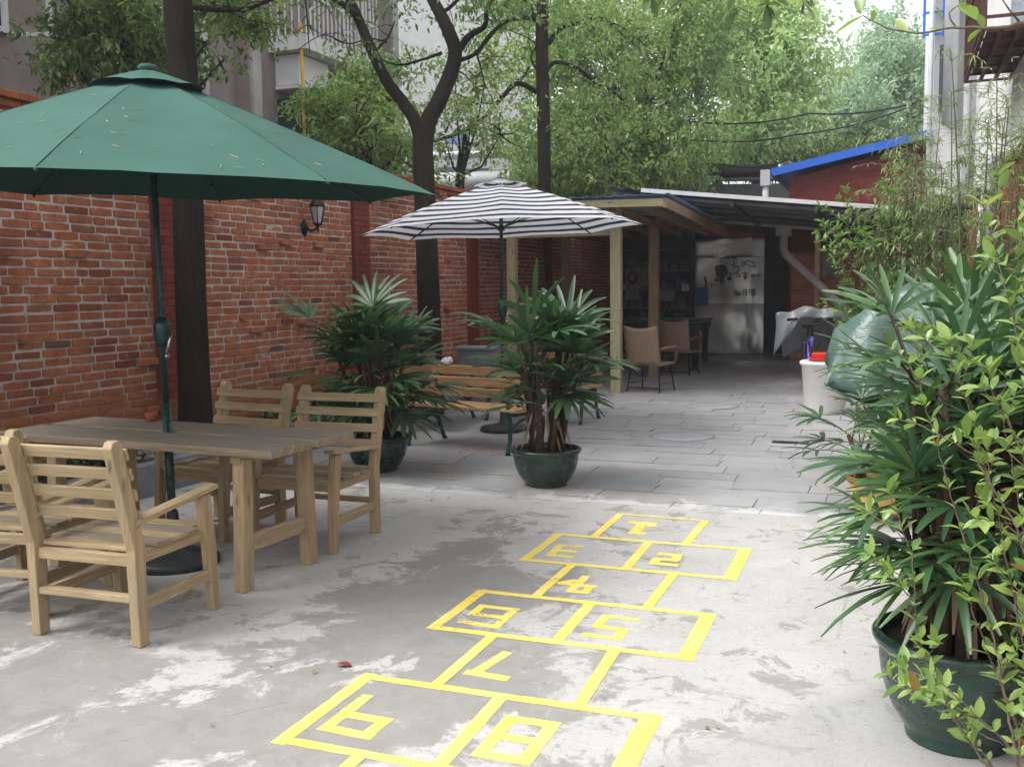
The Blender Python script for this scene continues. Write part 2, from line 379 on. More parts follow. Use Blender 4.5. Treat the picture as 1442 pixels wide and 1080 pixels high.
def slabs():
    s = N('grey_stone_paver'); isl = s.n('NewGeometry').outputs['Random Per Island']; v = s.coord('World')
    col = s.ramp(isl, [(0, (.28, .285, .30)), (.5, (.315, .32, .33)), (.85, (.34, .335, .33)), (1, (.34, .31, .295))])
    f = s.noise(v, 7, 8, .72, .4); col = s.mix(s.ramp(f, [(.3, .4), (.6, 0)]), col, (.20, .205, .215))
    dust = s.ramp(s.noise(v, 1.4, 7, .7, .6), [(.48, 0), (.68, .55)]); col = s.mix(dust, col, (.42, .42, .43))
    sp = s.n('SeparateXYZ'); s.set(sp.inputs[0], v)
    spill = s.ramp(s.math('ADD', s.math('MULTIPLY', s.math('SUBTRACT', sp.outputs['Y'], 6.6), .9), s.math('MULTIPLY', s.noise(v, 4, 7, .75), -1.0)), [(-.42, 0), (-.36, 0)])
    edge = s.math('ADD', s.math('MULTIPLY', s.math('SUBTRACT', 7.2, sp.outputs['Y']), .8), s.noise(v, 3.5, 7, .75, .5))
    col = s.mix(s.ramp(edge, [(.80, 0), (.92, .85)]), col, (.56, .56, .56))
    s.bump(s.noise(v, 30, 6, .7), .3, .004)
    return s.fin(col, s.ramp(f, [(.3, .42), (.7, .62)]), 0, .5)
MAT['slabs'] = slabs()
MAT['joint'] = simple('slab_joint_fill', (.17, .175, .18), .9, 0, .55, 3, bump=.5, kind='World')
def yellow():
    s = N('worn_yellow_floor_paint'); v = s.coord('World')
    col = s.mix(s.ramp(s.noise(v, 4, 5), [(.35, 0), (.7, 1)]), (.78, .605, .11), (.80, .66, .20))
    sp = s.n('SeparateXYZ'); s.set(sp.inputs[0], v)
    pale = s.ramp(s.math('ADD', sp.outputs['X'], s.math('MULTIPLY', s.noise(v, 3, 4), .6)), [(.0, 0), (1, 0)])
    worn = s.ramp(s.noise(v, 22, 8, .8), [(.6, 0), (.75, .6)]); col = s.mix(worn, col, (.75, .70, .38))
    s.fin(col, .65, 0, .25)
    w1 = s.noise(s.coord('World', loc=(4, 9, 0)), 26, 9, .82); w2 = s.noise(v, 3.2, 7, .75, .6)
    gone = s.ramp(s.math('ADD', s.math('MULTIPLY', w1, .62), s.math('MULTIPLY', w2, .55)), [(.645, 0), (.72, .8)])
    tp = s.n('BsdfTransparent'); mx = s.n('MixShader'); s.set(mx.inputs[0], gone)
    s.t.links.new(s.p.outputs[0], mx.inputs[1]); s.t.links.new(tp.outputs[0], mx.inputs[2]); s.t.links.new(mx.outputs[0], s.out.inputs[0])
    return s.m
MAT['yellow'] = yellow()
def fabric_green():
    s = N('faded_green_canvas'); v = s.coord('UV', (1, 1, 1)); wv = s.noise(s.coord('Object', (1, 1, 1)), 2.5, 4)
    col = s.mix(s.ramp(wv, [(.35, 0), (.7, 1)]), (.040, .104, .083), (.054, .128, .106))
    nz = s.noise(s.coord('Object', (1, 1, 1)), 220, 3, .6); col = s.mix(s.ramp(nz, [(.4, .25), (.6, 0)]), col, (.05, .14, .11))
    s.bump(nz, .12, .002)
    s.set(s.p.inputs['Base Color'], col); s.p.inputs['Roughness'].default_value = .85; s.p.inputs['Specular IOR Level'].default_value = .2
    bf = s.n('NewGeometry').outputs['Backfacing']; s.set(s.p.inputs['Base Color'], s.mix(bf, col, (.012, .045, .035)))  # underside shade put into the colour: darker green on back faces
    tr = s.n('BsdfTranslucent'); s.set(tr.inputs['Color'], (.01, .05, .04)); mx = s.n('MixShader'); mx.inputs[0].default_value = .05
    s.t.links.new(s.p.outputs[0], mx.inputs[1]); s.t.links.new(tr.outputs[0], mx.inputs[2]); s.t.links.new(mx.outputs[0], s.out.inputs[0])
    return s.m
MAT['canvas_green'] = fabric_green()
def stripes():
    s = N('navy_and_white_striped_canvas'); uv = s.n('SeparateXYZ'); s.set(uv.inputs[0], s.coord('UV'))
    f = s.math('FRACT', s.math('MULTIPLY', uv.outputs['Y'], 1/.138)); k = s.ramp(f, [(.0, 0), (.40, 1)], 'CONSTANT')
    col = s.mix(k, (.025, .034, .055), (.70, .70, .74)); s.set(s.p.inputs['Base Color'], col); s.p.inputs['Roughness'].default_value = .8
    tr = s.n('BsdfTranslucent'); s.set(tr.inputs['Color'], col); mx = s.n('MixShader'); mx.inputs[0].default_value = .3
    s.t.links.new(s.p.outputs[0], mx.inputs[1]); s.t.links.new(tr.outputs[0], mx.inputs[2]); s.t.links.new(mx.outputs[0], s.out.inputs[0])
    return s.m
MAT['canvas_striped'] = stripes()
def glaze():
    s = N('dark_green_glaze'); v = s.coord('Object'); n1 = s.noise(v, 6, 6, .7, 1)
    col = s.ramp(n1, [(.3, (.006, .022, .015)), (.7, (.018, .055, .04))])
    rel = s.n('TexVoronoi', feature='SMOOTH_F1'); s.set(rel.inputs['Vector'], s.coord('Object', (14, 14, 22))); rel.inputs['Scale'].default_value = 1
    sp = s.n('SeparateXYZ'); s.set(sp.inputs[0], s.coord('Object')); band = s.ramp(sp.outputs['Z'], [(.10, 0), (.14, 1), (.23, 1), (.26, 0)])
    s.bump(s.math('MULTIPLY', rel.outputs['Distance'], band), .6, .02)
    dust = s.ramp(s.noise(v, 9, 7, .75), [(.5, 0), (.72, .4)]); col = s.mix(dust, col, (.09, .095, .08))
    return s.fin(col, s.ramp(dust, [(0, .16), (.3, .6)]), 0, .6)
MAT['glaze'] = glaze()
MAT['terracotta'] = simple('terracotta', (.34, .09, .04), .7, 0, .2, 6, kind='Object')
MAT['yellow_glaze'] = simple('pale_yellow_glaze', (.6, .40, .14), .4, 0, .15, 6)
MAT['palm'] = leafmat('palm_leaf', (.022, .06, .028), (.04, .095, .04), (.075, .15, .05), .36, .22, .5, .012)
MAT['palm_big'] = leafmat('palm_leaf_near', (.025, .07, .035), (.05, .115, .045), (.11, .21, .06), .36, .25, .5, .012)
MAT['cane'] = simple('fibrous_cane', (.075, .05, .032), .9, 0, .6, 40, bump=1, bd=.01)
MAT['leaf_lime'] = leafmat('lime_shrub_leaf', (.09, .18, .055), (.19, .31, .08), (.36, .45, .15), .26, .36, .65, .03)
MAT['leaf_small'] = leafmat('small_shrub_leaf', (.06, .14, .035), (.11, .22, .05), (.2, .34, .07), .4, .35)
MAT['bamboo_leaf'] = leafmat('bamboo_leaf', (.09, .16, .055), (.18, .27, .10), (.34, .40, .20), .5, .35)
MAT['bamboo_cane'] = simple('bamboo_culm', (.10, .11, .06), .5, 0, .35, 6, kind='Object')
MAT['twig'] = simple('grey_twig', (.12, .09, .07), .85, 0, .3, 20)
MAT['tree_dark'] = leafmat('dark_camphor_leaf', (.05, .10, .035), (.11, .19, .06), (.30, .40, .13), .26, .42)
MAT['tree_mid'] = leafmat('camphor_leaf', (.08, .155, .055), (.20, .31, .10), (.46, .56, .24), .28, .44)
MAT['tree_far'] = leafmat('hazed_far_leaf', (.20, .31, .14), (.34, .46, .21), (.56, .66, .36), .35, .5)  # distance haze put into the colour: paler than the nearer leaves
MAT['tree_blue'] = leafmat('hazed_bluish_leaf', (.17, .27, .18), (.28, .39, .26), (.48, .58, .40), .3, .46)  # bluish green leaf, lightened in the colour for distance haze

# ------------------------------------------------------------------ ground
g = MB(); g.add([(-88, -38, -.03), (68, -38, -.03), (68, 118, -.03), (-88, 118, -.03)], [(0, 1, 2, 3)])
tag(g.build('ground', MAT['soil']), kind='structure')
g = MB(); g.add([(-5.24, -4, 0), (1.2, -4, 0), (1.2, 6.62, 0), (-5.24, 6.62, 0)], [(0, 1, 2, 3)])
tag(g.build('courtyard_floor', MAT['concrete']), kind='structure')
g = MB(); g.add([(-5.9, 6.5, -.008), (1.2, 6.5, -.008), (1.2, 24, -.008), (-5.9, 24, -.008)], [(0, 1, 2, 3)])
pj_ = g.build('pavement_bed', MAT['joint']); tag(pj_, kind='structure')
g = MB(); rr = random.Random(3); y = 6.5; row = 0
while y < 22.5:
    hgt = .30*rr.uniform(.96, 1.04); x = -5.9-rr.random()*.6
    while x < 1.2:
        L = rr.choice((.56, .60, .60, .62)); x0, x1 = max(x, -5.9), min(x+L, 1.2)
        if x1-x0 > .08:
            gp = .0035*rr.uniform(.3, 1.25); gq = .0045*rr.uniform(.1, 1.3)
            z = [rr.uniform(-.003, .0035) for _ in range(2)]; tx = rr.uniform(-.0035, .0035)
            y0 = max(y+gq, 6.625 if row == 0 else 0); a = .0012
            vs = [(x0+gp, y0, z[0]), (x1-gp, y0, z[0]+tx), (x1-gp, y+hgt-gq, z[1]+tx), (x0+gp, y+hgt-gq, z[1])]
            vs = [(p[0]+rr.uniform(-a, a), p[1]+rr.uniform(-a, a), p[2]+.001) for p in vs]
            lo = [(p[0], p[1], -.012) for p in vs]
            g.add(vs+lo, [(0, 1, 2, 3), (0, 4, 5, 1), (1, 5, 6, 2), (2, 6, 7, 3), (3, 7, 4, 0)])
        x += L
    y += hgt; row += 1
tag(g.build('pavement', MAT['slabs']), kind='structure')
def manhole(c, r, label, sq=False):
    t = thing('manhole_cover', label, 'manhole cover', (c[0], c[1], .004), 0, 'round manhole covers in the paving')
    m = MB(); m.lathe([(r, 0), (r, .001), (r-.008, .002), (r-.008, .0)]); m.build('rim', MAT['joint'], t)
    m = MB(); m.lathe([(r-.009, 0), (r-.013, .0075), (.6*r, .0085), (.001, .009)]); m.build('lid', MAT['slabs'], t)
manhole((-1.97, 9.87), .33, 'round stone-filled manhole cover, the nearer one in the grey paving')
manhole((-2.12, 12.5), .34, 'round stone-filled manhole cover farther off, near the lean-to opening')
t = thing('drain_grate', 'small dark drain slot in the grey paving right of the manhole', 'drain', (-.9, 9.74, .004))
m = MB(); m.box((-.17, -.06, 0), (.17, .06, .006)); m.build('frame', MAT['iron_black'], t)
m = MB(); [m.box((-.15+.05*i, -.05, .006), (-.13+.05*i, .05, .009)) for i in range(6)]; m.build('bar', MAT['iron_black'], t)

# ------------------------------------------------------------------ hopscotch painted on the cement
hop = thing('hopscotch_marking', 'yellow hopscotch grid with upside-down numbers painted on the cement floor', 'floor marking', (-1.33, 4.4, .004))
def pstroke(m, p, q, wd, z=.004):
    p = Vector((*p, 0)); q = Vector((*q, 0)); d = (q-p); L = d.length; d.normalize(); s = Vector((-d.y, d.x, 0))
    n = max(2, int(L/.045)); vs = []
    for i in range(n+1):
        c = p+d*(L*i/n); j = (rr.uniform(-.002, .002), rr.uniform(-.002, .002)); 
        vs += [c-s*(wd/2+j[0])+Vector((0, 0, z)), c+s*(wd/2+j[1])+Vector((0, 0, z))]
    m.add(vs, [(2*i, 2*i+2, 2*i+3, 2*i+1) for i in range(n)])
gm = MB(); zz = [.0012]
def ln(p, q, wd=.05):
    zz[0] += .00006; pstroke(gm, p, q, wd, zz[0])
XL, XM, XR = -1.89, -1.325, -.765
rows = [(2.725, 3.305, .065), (3.905, 4.465, .055), (5.075, 5.68, .055)]
for y0, y1, wd in rows:
    ln((XL, y0-wd/2), (XL, y1+wd/2), .055); ln((XR+.005, y0-wd/2), (XR, y1+wd/2), .075 if y0 < 3 else .07)
    ln((XM+.01, y0), (XM, y1), .055); ln((XL-.02, y0), (XR+.035, y0), .048); ln((XL-.02, y1), (XR+.035, y1), .048)
ln((-1.60, 3.30), (-1.60, 3.90)); ln((-1.03, 3.30), (-1.055, 3.90)); ln((-1.61, 4.47), (-1.61, 5.07)); ln((-1.055, 4.47), (-1.05, 5.07))
ln((-1.67, 5.69), (-1.67, 6.32)); ln((-1.11, 5.69), (-1.105, 6.30)); ln((-1.69, 6.325), (-1.08, 6.305), .035)
ln((-1.585, 2.1), (-1.585, 2.72)); ln((-1.05, 2.1), (-1.05, 2.72)); ln((-1.61, 2.1), (-1.02, 2.1))
gm.build('grid', MAT['yellow'], hop, True)
def digit(strokes, wd):
    m = MB(); zb = .0012
    for p, q in strokes: zb += .00006; pstroke(m, p, q, wd, zb)
    m.build('digit', MAT['yellow'], hop, True)
digit([((-1.80, 2.83), (-1.80, 3.15)), ((-1.825, 2.855), (-1.61, 2.845)), ((-1.64, 2.83), (-1.635, 2.995)), ((-1.8, 2.975), (-1.61, 2.97))], .048)
digit([((-1.225, 2.83), (-1.225, 3.16)), ((-1.07, 2.83), (-1.07, 3.16)), ((-1.25, 2.855), (-1.045, 2.855)), ((-1.25, 2.995), (-1.045, 2.995)), ((-1.25, 3.135), (-1.045, 3.135))], .05)
digit([((-1.465, 3.73), (-1.515, 3.46)), ((-1.55, 3.475), (-1.36, 3.465))], .048)
digit([((-1.63, 3.98), (-1.635, 4.27)), ((-1.82, 4.02), (-1.61, 4.0)), ((-1.82, 4.13), (-1.62, 4.13)), ((-1.82, 4.25), (-1.61, 4.25)), ((-1.80, 4.12), (-1.80, 4.26))], .042)
digit([((-1.24, 4.035), (-1.06, 4.025)), ((-1.08, 4.02), (-1.08, 4.16)), ((-1.22, 4.15), (-1.06, 4.15)), ((-1.205, 4.14), (-1.205, 4.32)), ((-1.22, 4.30), (-1.05, 4.295))], .042)
digit([((-1.475, 4.89), (-1.475, 4.59)), ((-1.57, 4.72), (-1.37, 4.72)), ((-1.57, 4.71), (-1.50, 4.80)), ((-1.40, 4.60), (-1.40, 4.74)), ((-1.49, 4.61), (-1.38, 4.61))], .045)
digit([((-1.785, 5.2), (-1.80, 5.45)), ((-1.82, 5.44), (-1.66, 5.44)), ((-1.80, 5.325), (-1.66, 5.325)), ((-1.80, 5.215), (-1.65, 5.215))], .046)
digit([((-1.22, 5.44), (-1.08, 5.44)), ((-1.105, 5.45), (-1.095, 5.33)), ((-1.22, 5.33), (-1.08, 5.33)), ((-1.2, 5.33), (-1.2, 5.22)), ((-1.22, 5.235), (-1.06, 5.235))], .05)
digit([((-1.57, 6.13), (-1.38, 6.12)), ((-1.475, 6.12), (-1.46, 5.86)), ((-1.50, 5.86), (-1.39, 5.86)), ((-1.42, 6.11), (-1.39, 6.05))], .062)

# ------------------------------------------------------------------ left brick wall
WX = -5.9; WTOP = 2.82
wall = thing('brick_wall', 'long red brick wall with pale mortar running down the left side', 'wall', (WX, 2, 0))
mt = MB(); mt.box((WX-.24, 1.0, -.03), (WX-.0065, 23.0, WTOP)); mt.build('mortar', MAT['mortar'], wall, True)
piers = [(-.15, .30+.0), (3.30, 3.62), (6.86, 7.16), (10.22, 10.58), (13.55, 13.9), (17.0, 17.35)]
def inpier(y): return any(a-.02 < y < b+.02 for a, b in piers)
bm_ = MB(); r2 = random.Random(5)
def onebrick(m, y0, y1, z0, z1, out, face='x', x=WX, cham=.012):
    j = lambda s=.003: r2.uniform(-s, s)
    c = cham*r2.uniform(.6, 1.2); tl = r2.uniform(-.003, .003)
    y0 += j(.004); y1 += j(.004); z0 += j(.0025); z1 += j(.0025)
    back = [(y0, z0), (y1, z0+tl), (y1, z1+tl), (y0, z1)]
    f = [(y0+c*.5, z0+c*.25), ((y0+y1)/2, z0+j(.003)), (y1-c*.5, z0+tl+c*.25), (y1-c*.1, (z0+z1)/2+tl), (y1-c*.5, z1+tl-c*.25), ((y0+y1)/2, z1+tl+j(.003)), (y0+c*.5, z1-c*.25), (y0+c*.1, (z0+z1)/2)]
    fr = [(p[0]+(((y0+y1)/2)-p[0])*.035, p[1]+((z0+z1)/2-p[1])*.12) for p in f]
    b4 = [(x-.03, p[0], p[1]) for p in back]
    o = [(x+out-.006+j(.001), p[0], p[1]) for p in f]; i8 = [(x+out+j(.0015), p[0], p[1]) for p in fr]
    o_b = [(x-.03, p[0], p[1]) for p in f]
    vs = o_b+o+i8
    fs = [(k, (k+1) % 8, 8+(k+1) % 8, 8+k) for k in range(8)]+[(8+k, 8+(k+1) % 8, 16+(k+1) % 8, 16+k) for k in range(8)]+[tuple(range(16, 24))]
    m.add(vs, fs)
CH = .068; z = .0; ci = 0
while z < WTOP-.03:
    y = 1.0+(.125 if ci % 2 else 0)-.12+r2.uniform(-.03, .03)
    while y < 21.5:
        hd = r2.random() < .10; L = .115 if hd else .24
        L *= r2.uniform(.95, 1.04); y1 = y+L
        cut = [q for q in piers if q[0]-.004 < y1 and q[1]+.004 > y]
        ya, yb = y, y1
        if cut:
            q = cut[0]
            if y < q[0]-.03: yb = q[0]-.004
            elif y1 > q[1]+.03: ya = q[1]+.004
            else: ya = yb = y
        if yb-ya > .025:
            out = r2.uniform(-.006, .006)
            if r2.random() < .028 and y < 13: out = r2.uniform(.03, .05)
            wav = .004*math.sin(y*2.1+ci)
            onebrick(bm_, ya, yb, z+wav+.0055, z+CH-.006+wav, out)
        y = y1+.013
    z += CH; ci += 1
bm_.build('bricks', MAT['brick'], wall, True)
for a, b in piers:
    if b < 1: continue
    m = MB(); mm = MB(); z = 0; i = 0
    while z < WTOP-.01:
        h = .066; cut = a+(b-a)*(.36 if i % 2 else .64)
        for q0, q1 in ((a, cut-.003), (cut+.003, b)):
            m.box((WX-.03, q0, z+.003), (WX+.045+r2.uniform(-.002, .002), q1, z+h-.003))
        z += h; i += 1
    pr = m.build('pilaster', MAT['brick_pier'], wall, True, bevel=.002, seg=1)
    m = MB(); m.box((WX-.04, a+.006, 0), (WX+.036, b-.006, WTOP)); m.build('joint', MAT['dark'], pr, False).location = -Vector(wall.location)
m = MB(); y = 1.0
while y < 21.5:
    L = .24*r2.uniform(.97, 1.03)
    m.box((WX-.30, y, WTOP+.002+r2.uniform(0, .004)), (WX+.035+r2.uniform(-.004, .004), y+L-.008, WTOP+.05)); y += L
y = 1.0
while y < 21.5:
    L = .118*r2.uniform(.97, 1.03)
    m.box((WX-.34, y, WTOP+.055+r2.uniform(0, .003)), (WX+.075+r2.uniform(-.006, .006), y+L-.006, WTOP+.108)); y += L
m.build('coping', MAT['brick_cap'], wall, True, bevel=.006)
# planting bed along the wall
bed = thing('planting_bed', 'raised planting bed with grey kerb along the foot of the brick wall', 'planting bed', (-5.24, 6, 0))
m = MB(); m.box((-5.24, 1.0, -.02), (-5.12, 7.6, .24)); m.beam((-5.18, 7.6, .11), (-5.3, 13.3, .11), .12, .26); m.build('kerb', MAT['kerb'], bed, True, bevel=.012)
m = MB(); n0, n1 = 60, 8; vs = []
for i in range(n0+1):
    for k in range(n1+1):
        vs.append((-5.9+.66*k/n1, 1+12.3*i/n0, .19+random.uniform(-.025, .035)))
m.add(vs, [(i*(n1+1)+k, i*(n1+1)+k+1, (i+1)*(n1+1)+k+1, (i+1)*(n1+1)+k) for i in range(n0) for k in range(n1)], None, True)
m.build('bed_soil', MAT['soil'], bed, True)
def rock(m, c, r):
    n = 7; vs = []; sd = random.random()*100
    for i in range(5):
        for k in range(n):
            th = PI*(i+.5)/5; ph = 2*PI*k/n; q = r*random.uniform(.7, 1.1)
            vs.append((c[0]+q*math.sin(th)*math.cos(ph), c[1]+q*math.sin(th)*math.sin(ph), c[2]+q*.7*math.cos(th)))
    m.add(vs, [(i*n+k, (i+1)*n+k, (i+1)*n+(k+1) % n, i*n+(k+1) % n) for i in range(4) for k in range(n)]+[tuple(range(n)), tuple(range(4*n, 5*n))[::-1]])
m = MB()
for i in range(240):
    y = random.uniform(4, 13); rock(m, (random.uniform(-5.85, -5.3), y, .22), random.uniform(.02, .06))
MAT['pebble'] = simple('pale_rubble', (.30, .27, .24), .8, 0, .5, 3, kind='World')
tag(m.build('rubble', MAT['pebble']), 'pale pebbles and rubble strewn over the planting bed soil', 'rubble', None, 'stuff')

# ------------------------------------------------------------------ generic leaf clouds (numpy)
DENS = .85
def leaf_cloud(name, blobs, leaf, mat, parent, seed=0, per=13, aspect=.42, droop=.35, spread=1.9, tilt=1.0):
    """blobs: (centre, (rx,ry,rz), clusters). leaves grow in small tufts on the outer twigs of each lobe"""
    R = np.random.default_rng(seed); P = []; D = []; Nn = []; Ls = []
    for c, r, n in blobs:
        n = max(8, int(n*DENS))
        v = R.normal(size=(n, 3)); v /= np.linalg.norm(v, axis=1)[:, None]
        rr_ = R.random(n)**.42; 
        wob = 1+.28*np.sin(v[:, 0]*5+seed)*np.cos(v[:, 2]*6+seed*2)+.15*R.normal(size=n)
        cc = np.array(c)+v*np.array(r)*(rr_*wob)[:, None]
        nc = max(3, n//11); vc = R.normal(size=(nc, 3)); vc /= np.linalg.norm(vc, axis=1)[:, None]
        kc = vc*np.array(r)*(R.uniform(.35, 1.08, nc))[:, None]; ci_ = R.integers(0, nc, size=n)
        sz = R.uniform(.16, .30, nc)[ci_][:, None]*np.array(r).mean()
        loc_ = R.normal(size=(n, 3))*sz*np.array([1.15, 1.15, .55])
        pick = (R.random(n) < .88)[:, None]
        cc = np.where(pick, np.array(c)+kc[ci_]+loc_, cc)
        ax = v*.7+R.normal(size=(n, 3))*.6; ax[:, 2] -= .1
        ax /= np.linalg.norm(ax, axis=1)[:, None]
        k = R.integers(int(per*.6), int(per*1.4)+1, size=n); idx = np.repeat(np.arange(n), k); m = len(idx)
        t = R.random(m)*leaf*spread*1.6
        d = ax[idx]*.55+R.normal(size=(m, 3))*.65; d[:, 2] -= droop*R.random(m)
        d /= np.linalg.norm(d, axis=1)[:, None]
        base = cc[idx]+ax[idx]*t[:, None]+R.normal(size=(m, 3))*leaf*.45
        P.append(base); D.append(d); Ls.append(leaf*R.uniform(.6, 1.25, m))
        up = np.tile([0, 0, 1.], (m, 1))+R.normal(size=(m, 3))*.55*tilt; Nn.append(up)
    P = np.vstack(P); D = np.vstack(D); L = np.concatenate(Ls)*.98; Nn = np.vstack(Nn)
    S_ = np.cross(D, Nn); S_ /= np.linalg.norm(S_, axis=1)[:, None]+1e-9; U = np.cross(S_, D)
    m = len(P); V = np.empty((m, 6, 3)); wd = (L*aspect/2)[:, None]; Lc = L[:, None]
    V[:, 0] = P; V[:, 1] = P+D*Lc*.38+S_*wd+U*wd*.25; V[:, 2] = P+D*Lc*.75+S_*wd*.75+U*wd*.1-np.array([0, 0, .06])*Lc
    V[:, 3] = P+D*Lc-np.array([0, 0, .16])*Lc; V[:, 4] = P+D*Lc*.75-S_*wd*.75+U*wd*.1-np.array([0, 0, .06])*Lc; V[:, 5] = P+D*Lc*.38-S_*wd+U*wd*.25
    me = bpy.data.meshes.new(name); V = V.reshape(-1, 3)
    if parent is not None: V = V-np.array(parent.location)
    me.vertices.add(m*6); me.vertices.foreach_set('co', V.ravel())
    b = np.arange(m)[:, None]*6
    lp = np.concatenate([b+np.array([[0, 1, 2, 3]]), b+np.array([[0, 3, 4, 5]])], axis=1).ravel()
    me.loops.add(m*8); me.loops.foreach_set('vertex_index', lp.astype(np.int32))
    me.polygons.add(m*2); me.polygons.foreach_set('loop_start', np.arange(m*2, dtype=np.int32)*4)
    me.polygons.foreach_set('loop_total', np.full(m*2, 4, np.int32))
    me.update(calc_edges=True); me.validate(); me.materials.append(mat)
    o = bpy.data.objects.new(name, me); COL.objects.link(o)
    if parent is not None: o.parent = parent
    return o

def limb(pts_px, depth, w0, w1, dj=.25, seed=1, n=10):
    """a limb seen through pixels pts_px at a real distance; returns points and radii"""
    R = random.Random(seed); out = []; P = []; k = len(pts_px)
    for i, (x, y) in enumerate(pts_px): P.append(at(x, y, depth+(R.uniform(-dj, dj)*i if i else 0)))
    # Catmull-Rom
    for i in range(k-1):
        p0, p1, p2, p3 = P[max(i-1, 0)], P[i], P[i+1], P[min(i+2, k-1)]
        for s in range(6):
            t = s/6; out.append(.5*((2*p1)+(p2-p0)*t+(2*p0-5*p1+4*p2-p3)*t*t+(3*p1-p0-3*p2+p3)*t**3))
    out.append(P[-1]); m = len(out)
    return out, [w0+(w1-w0)*(i/(m-1))**.8 for i in range(m)]
def twigs(m, pts, n, L, seed, r=.012):
    R = random.Random(seed)
    for _ in range(n):
        p = pts[R.randrange(len(pts)//3, len(pts))]; d = Vector((R.uniform(-1, 1), R.uniform(-1, 1), R.uniform(-.5, .8))).normalized()
        q = [p.copy()]; 
        for s in range(6): d = (d+Vector((R.uniform(-.4, .4), R.uniform(-.4, .4), R.uniform(-.35, .2)))).normalized(); q.append(q[-1]+d*L/6)
        m.tube(q, [r*(1-.14*i) for i in range(7)], 5, False)
def noisy_trunk(m, base, top, r0, r1, n=16, seg=14, seed=0, flare=1.35):
    base = Vector(base); top = Vector(top); pts = []; rs = []; R = random.Random(seed)
    for i in range(seg+1):
        t = i/seg; p = base.lerp(top, t); p += Vector((math.sin(t*5+seed)*.03, math.cos(t*4+seed)*.02, 0))*min(1, t*3)
        pts.append(p); rs.append((r0+(r1-r0)*t)*(1+(flare-1)*math.exp(-t*14))*R.uniform(.975, 1.025))
    m.tube(pts, rs, n); return pts

# --- tree 1: straight dark trunk by the table
T = thing('camphor_tree', 'thick straight dark trunk rising from the bed behind the green umbrella', 'tree', (-5.38, 6.68, .15))
p1 = gx(264, 300, -5.38); m = MB()
q = [Vector((-5.38, 6.68, .12)), gx(269, 430, -5.38), gx(264, 260, -5.38), gx(256, 90, -5.38), gx(250, 0, -5.38), gx(246, -120, -5.38), gx(235, -300, -5.4), gx(225, -520, -5.4)]
q[0].y = q[1].y
pts = []; rs = []
for i in range(len(q)-1):
    for s in range(4): pts.append(q[i].lerp(q[i+1], s/4)); rs.append(.128-.004*i if i else .155-.027*min(1, s/2))
m.tube(pts, rs, 20); m.build('trunk', MAT['bark'], T, True)
m = MB(); b1, r1 = limb([(262, 8), (300, 14), (350, 12), (400, -8)], 8.2, .030, .012, .15, 3); m.tube(b1, r1, 8)
for i, pp in enumerate(([(246, -60), (150, -160), (60, -260)], [(245, -100), (360, -180), (520, -240)], [(240, -200), (300, -350), (420, -520)], [(235, -260), (120, -420), (0, -560)])):
    b, r = limb(pp, 7.9, .05, .015, .5, 20+i); m.tube(b, r, 8); twigs(m, b, 8, .9, i)
twigs(m, b1, 12, .7, 3, .007); m.build('branch', MAT['bark'], T, True)
bl = [(tuple(at(x, y, d)), (rx, ry, rz), n) for x, y, d, rx, ry, rz, n in (
    (345, 8, 8.3, .42, .4, .22, 70), (300, -10, 8.4, .4, .4, .2, 45), (420, -30, 8.6, .5, .5, .25, 60), (60, -300, 7.8, 1.0, 1.0, .6, 160), (520, -270, 8, 1.1, 1.1, .6, 170), (320, -480, 7.8, 1.4, 1.4, .8, 260), (0, -560, 7.5, 1.2, 1.2, .7, 180))]
leaf_cloud('crown', bl, .075, MAT['tree_dark'], T, 3)

# --- tree 2: forked trunk
T2 = thing('forked_tree', 'dark tree forking into two thick limbs against the end of the brick wall', 'tree', (-5.38, 11.1, .15))
D2 = 12.05; sc = D2/1402
m = MB()
base = gx(604, 560, -5.38); base.z = .1
tr, rr2 = limb([(609, 590), (606, 500), (603, 400), (599, 300), (596, 230), (595, 195), (597, 178)], D2, .150, .118, 0, 1)
m.tube(tr, rr2, 18)
l1, rl1 = limb([(594, 205), (584, 170), (566, 143), (545, 115), (524, 72), (508, 35), (492, -2), (470, -50), (430, -140)], D2, .088, .05, .03, 2); m.tube(l1, rl1, 12)
l2, rl2 = limb([(597, 205), (603, 172), (618, 143), (634, 105), (641, 75), (634, 50), (620, 20), (606, -8), (590, -60), (600, -160)], D2, .112, .06, .03, 4); m.tube(l2, rl2, 12)
m.build('trunk', MAT['bark'], T2, True)
m = MB(); L2 = []
for i, (pp, a, b) in enumerate((([(642, 78), (660, 52), (682, 38), (686, 15), (700, -20)], .05, .02), ([(638, 88), (668, 77), (690, 50), (715, 30), (752, 26)], .028, .02), ([(671, 75), (678, 100), (684, 125)], .015, .006),
    ([(503, 22), (480, 5), (455, -6), (420, -14)], .05, .02), ([(545, 60), (520, 55), (490, 62), (455, 50), (420, 70)], .012, .005), ([(620, 20), (640, 5), (668, -30)], .03, .015),
    ([(622, 75), (596, 84), (560, 92), (528, 80)], .022, .008), ([(430, 0), (433, 35), (436, 75)], .012, .006), ([(526, 75), (545, 55), (556, 30)], .016, .007))):
    bb, rb = limb(pp, D2, a, b, .12, 30+i); m.tube(bb, rb, 8); L2.append(bb); twigs(m, bb, 5, .55, 50+i, .006)
m.build('branch', MAT['bark'], T2, True)
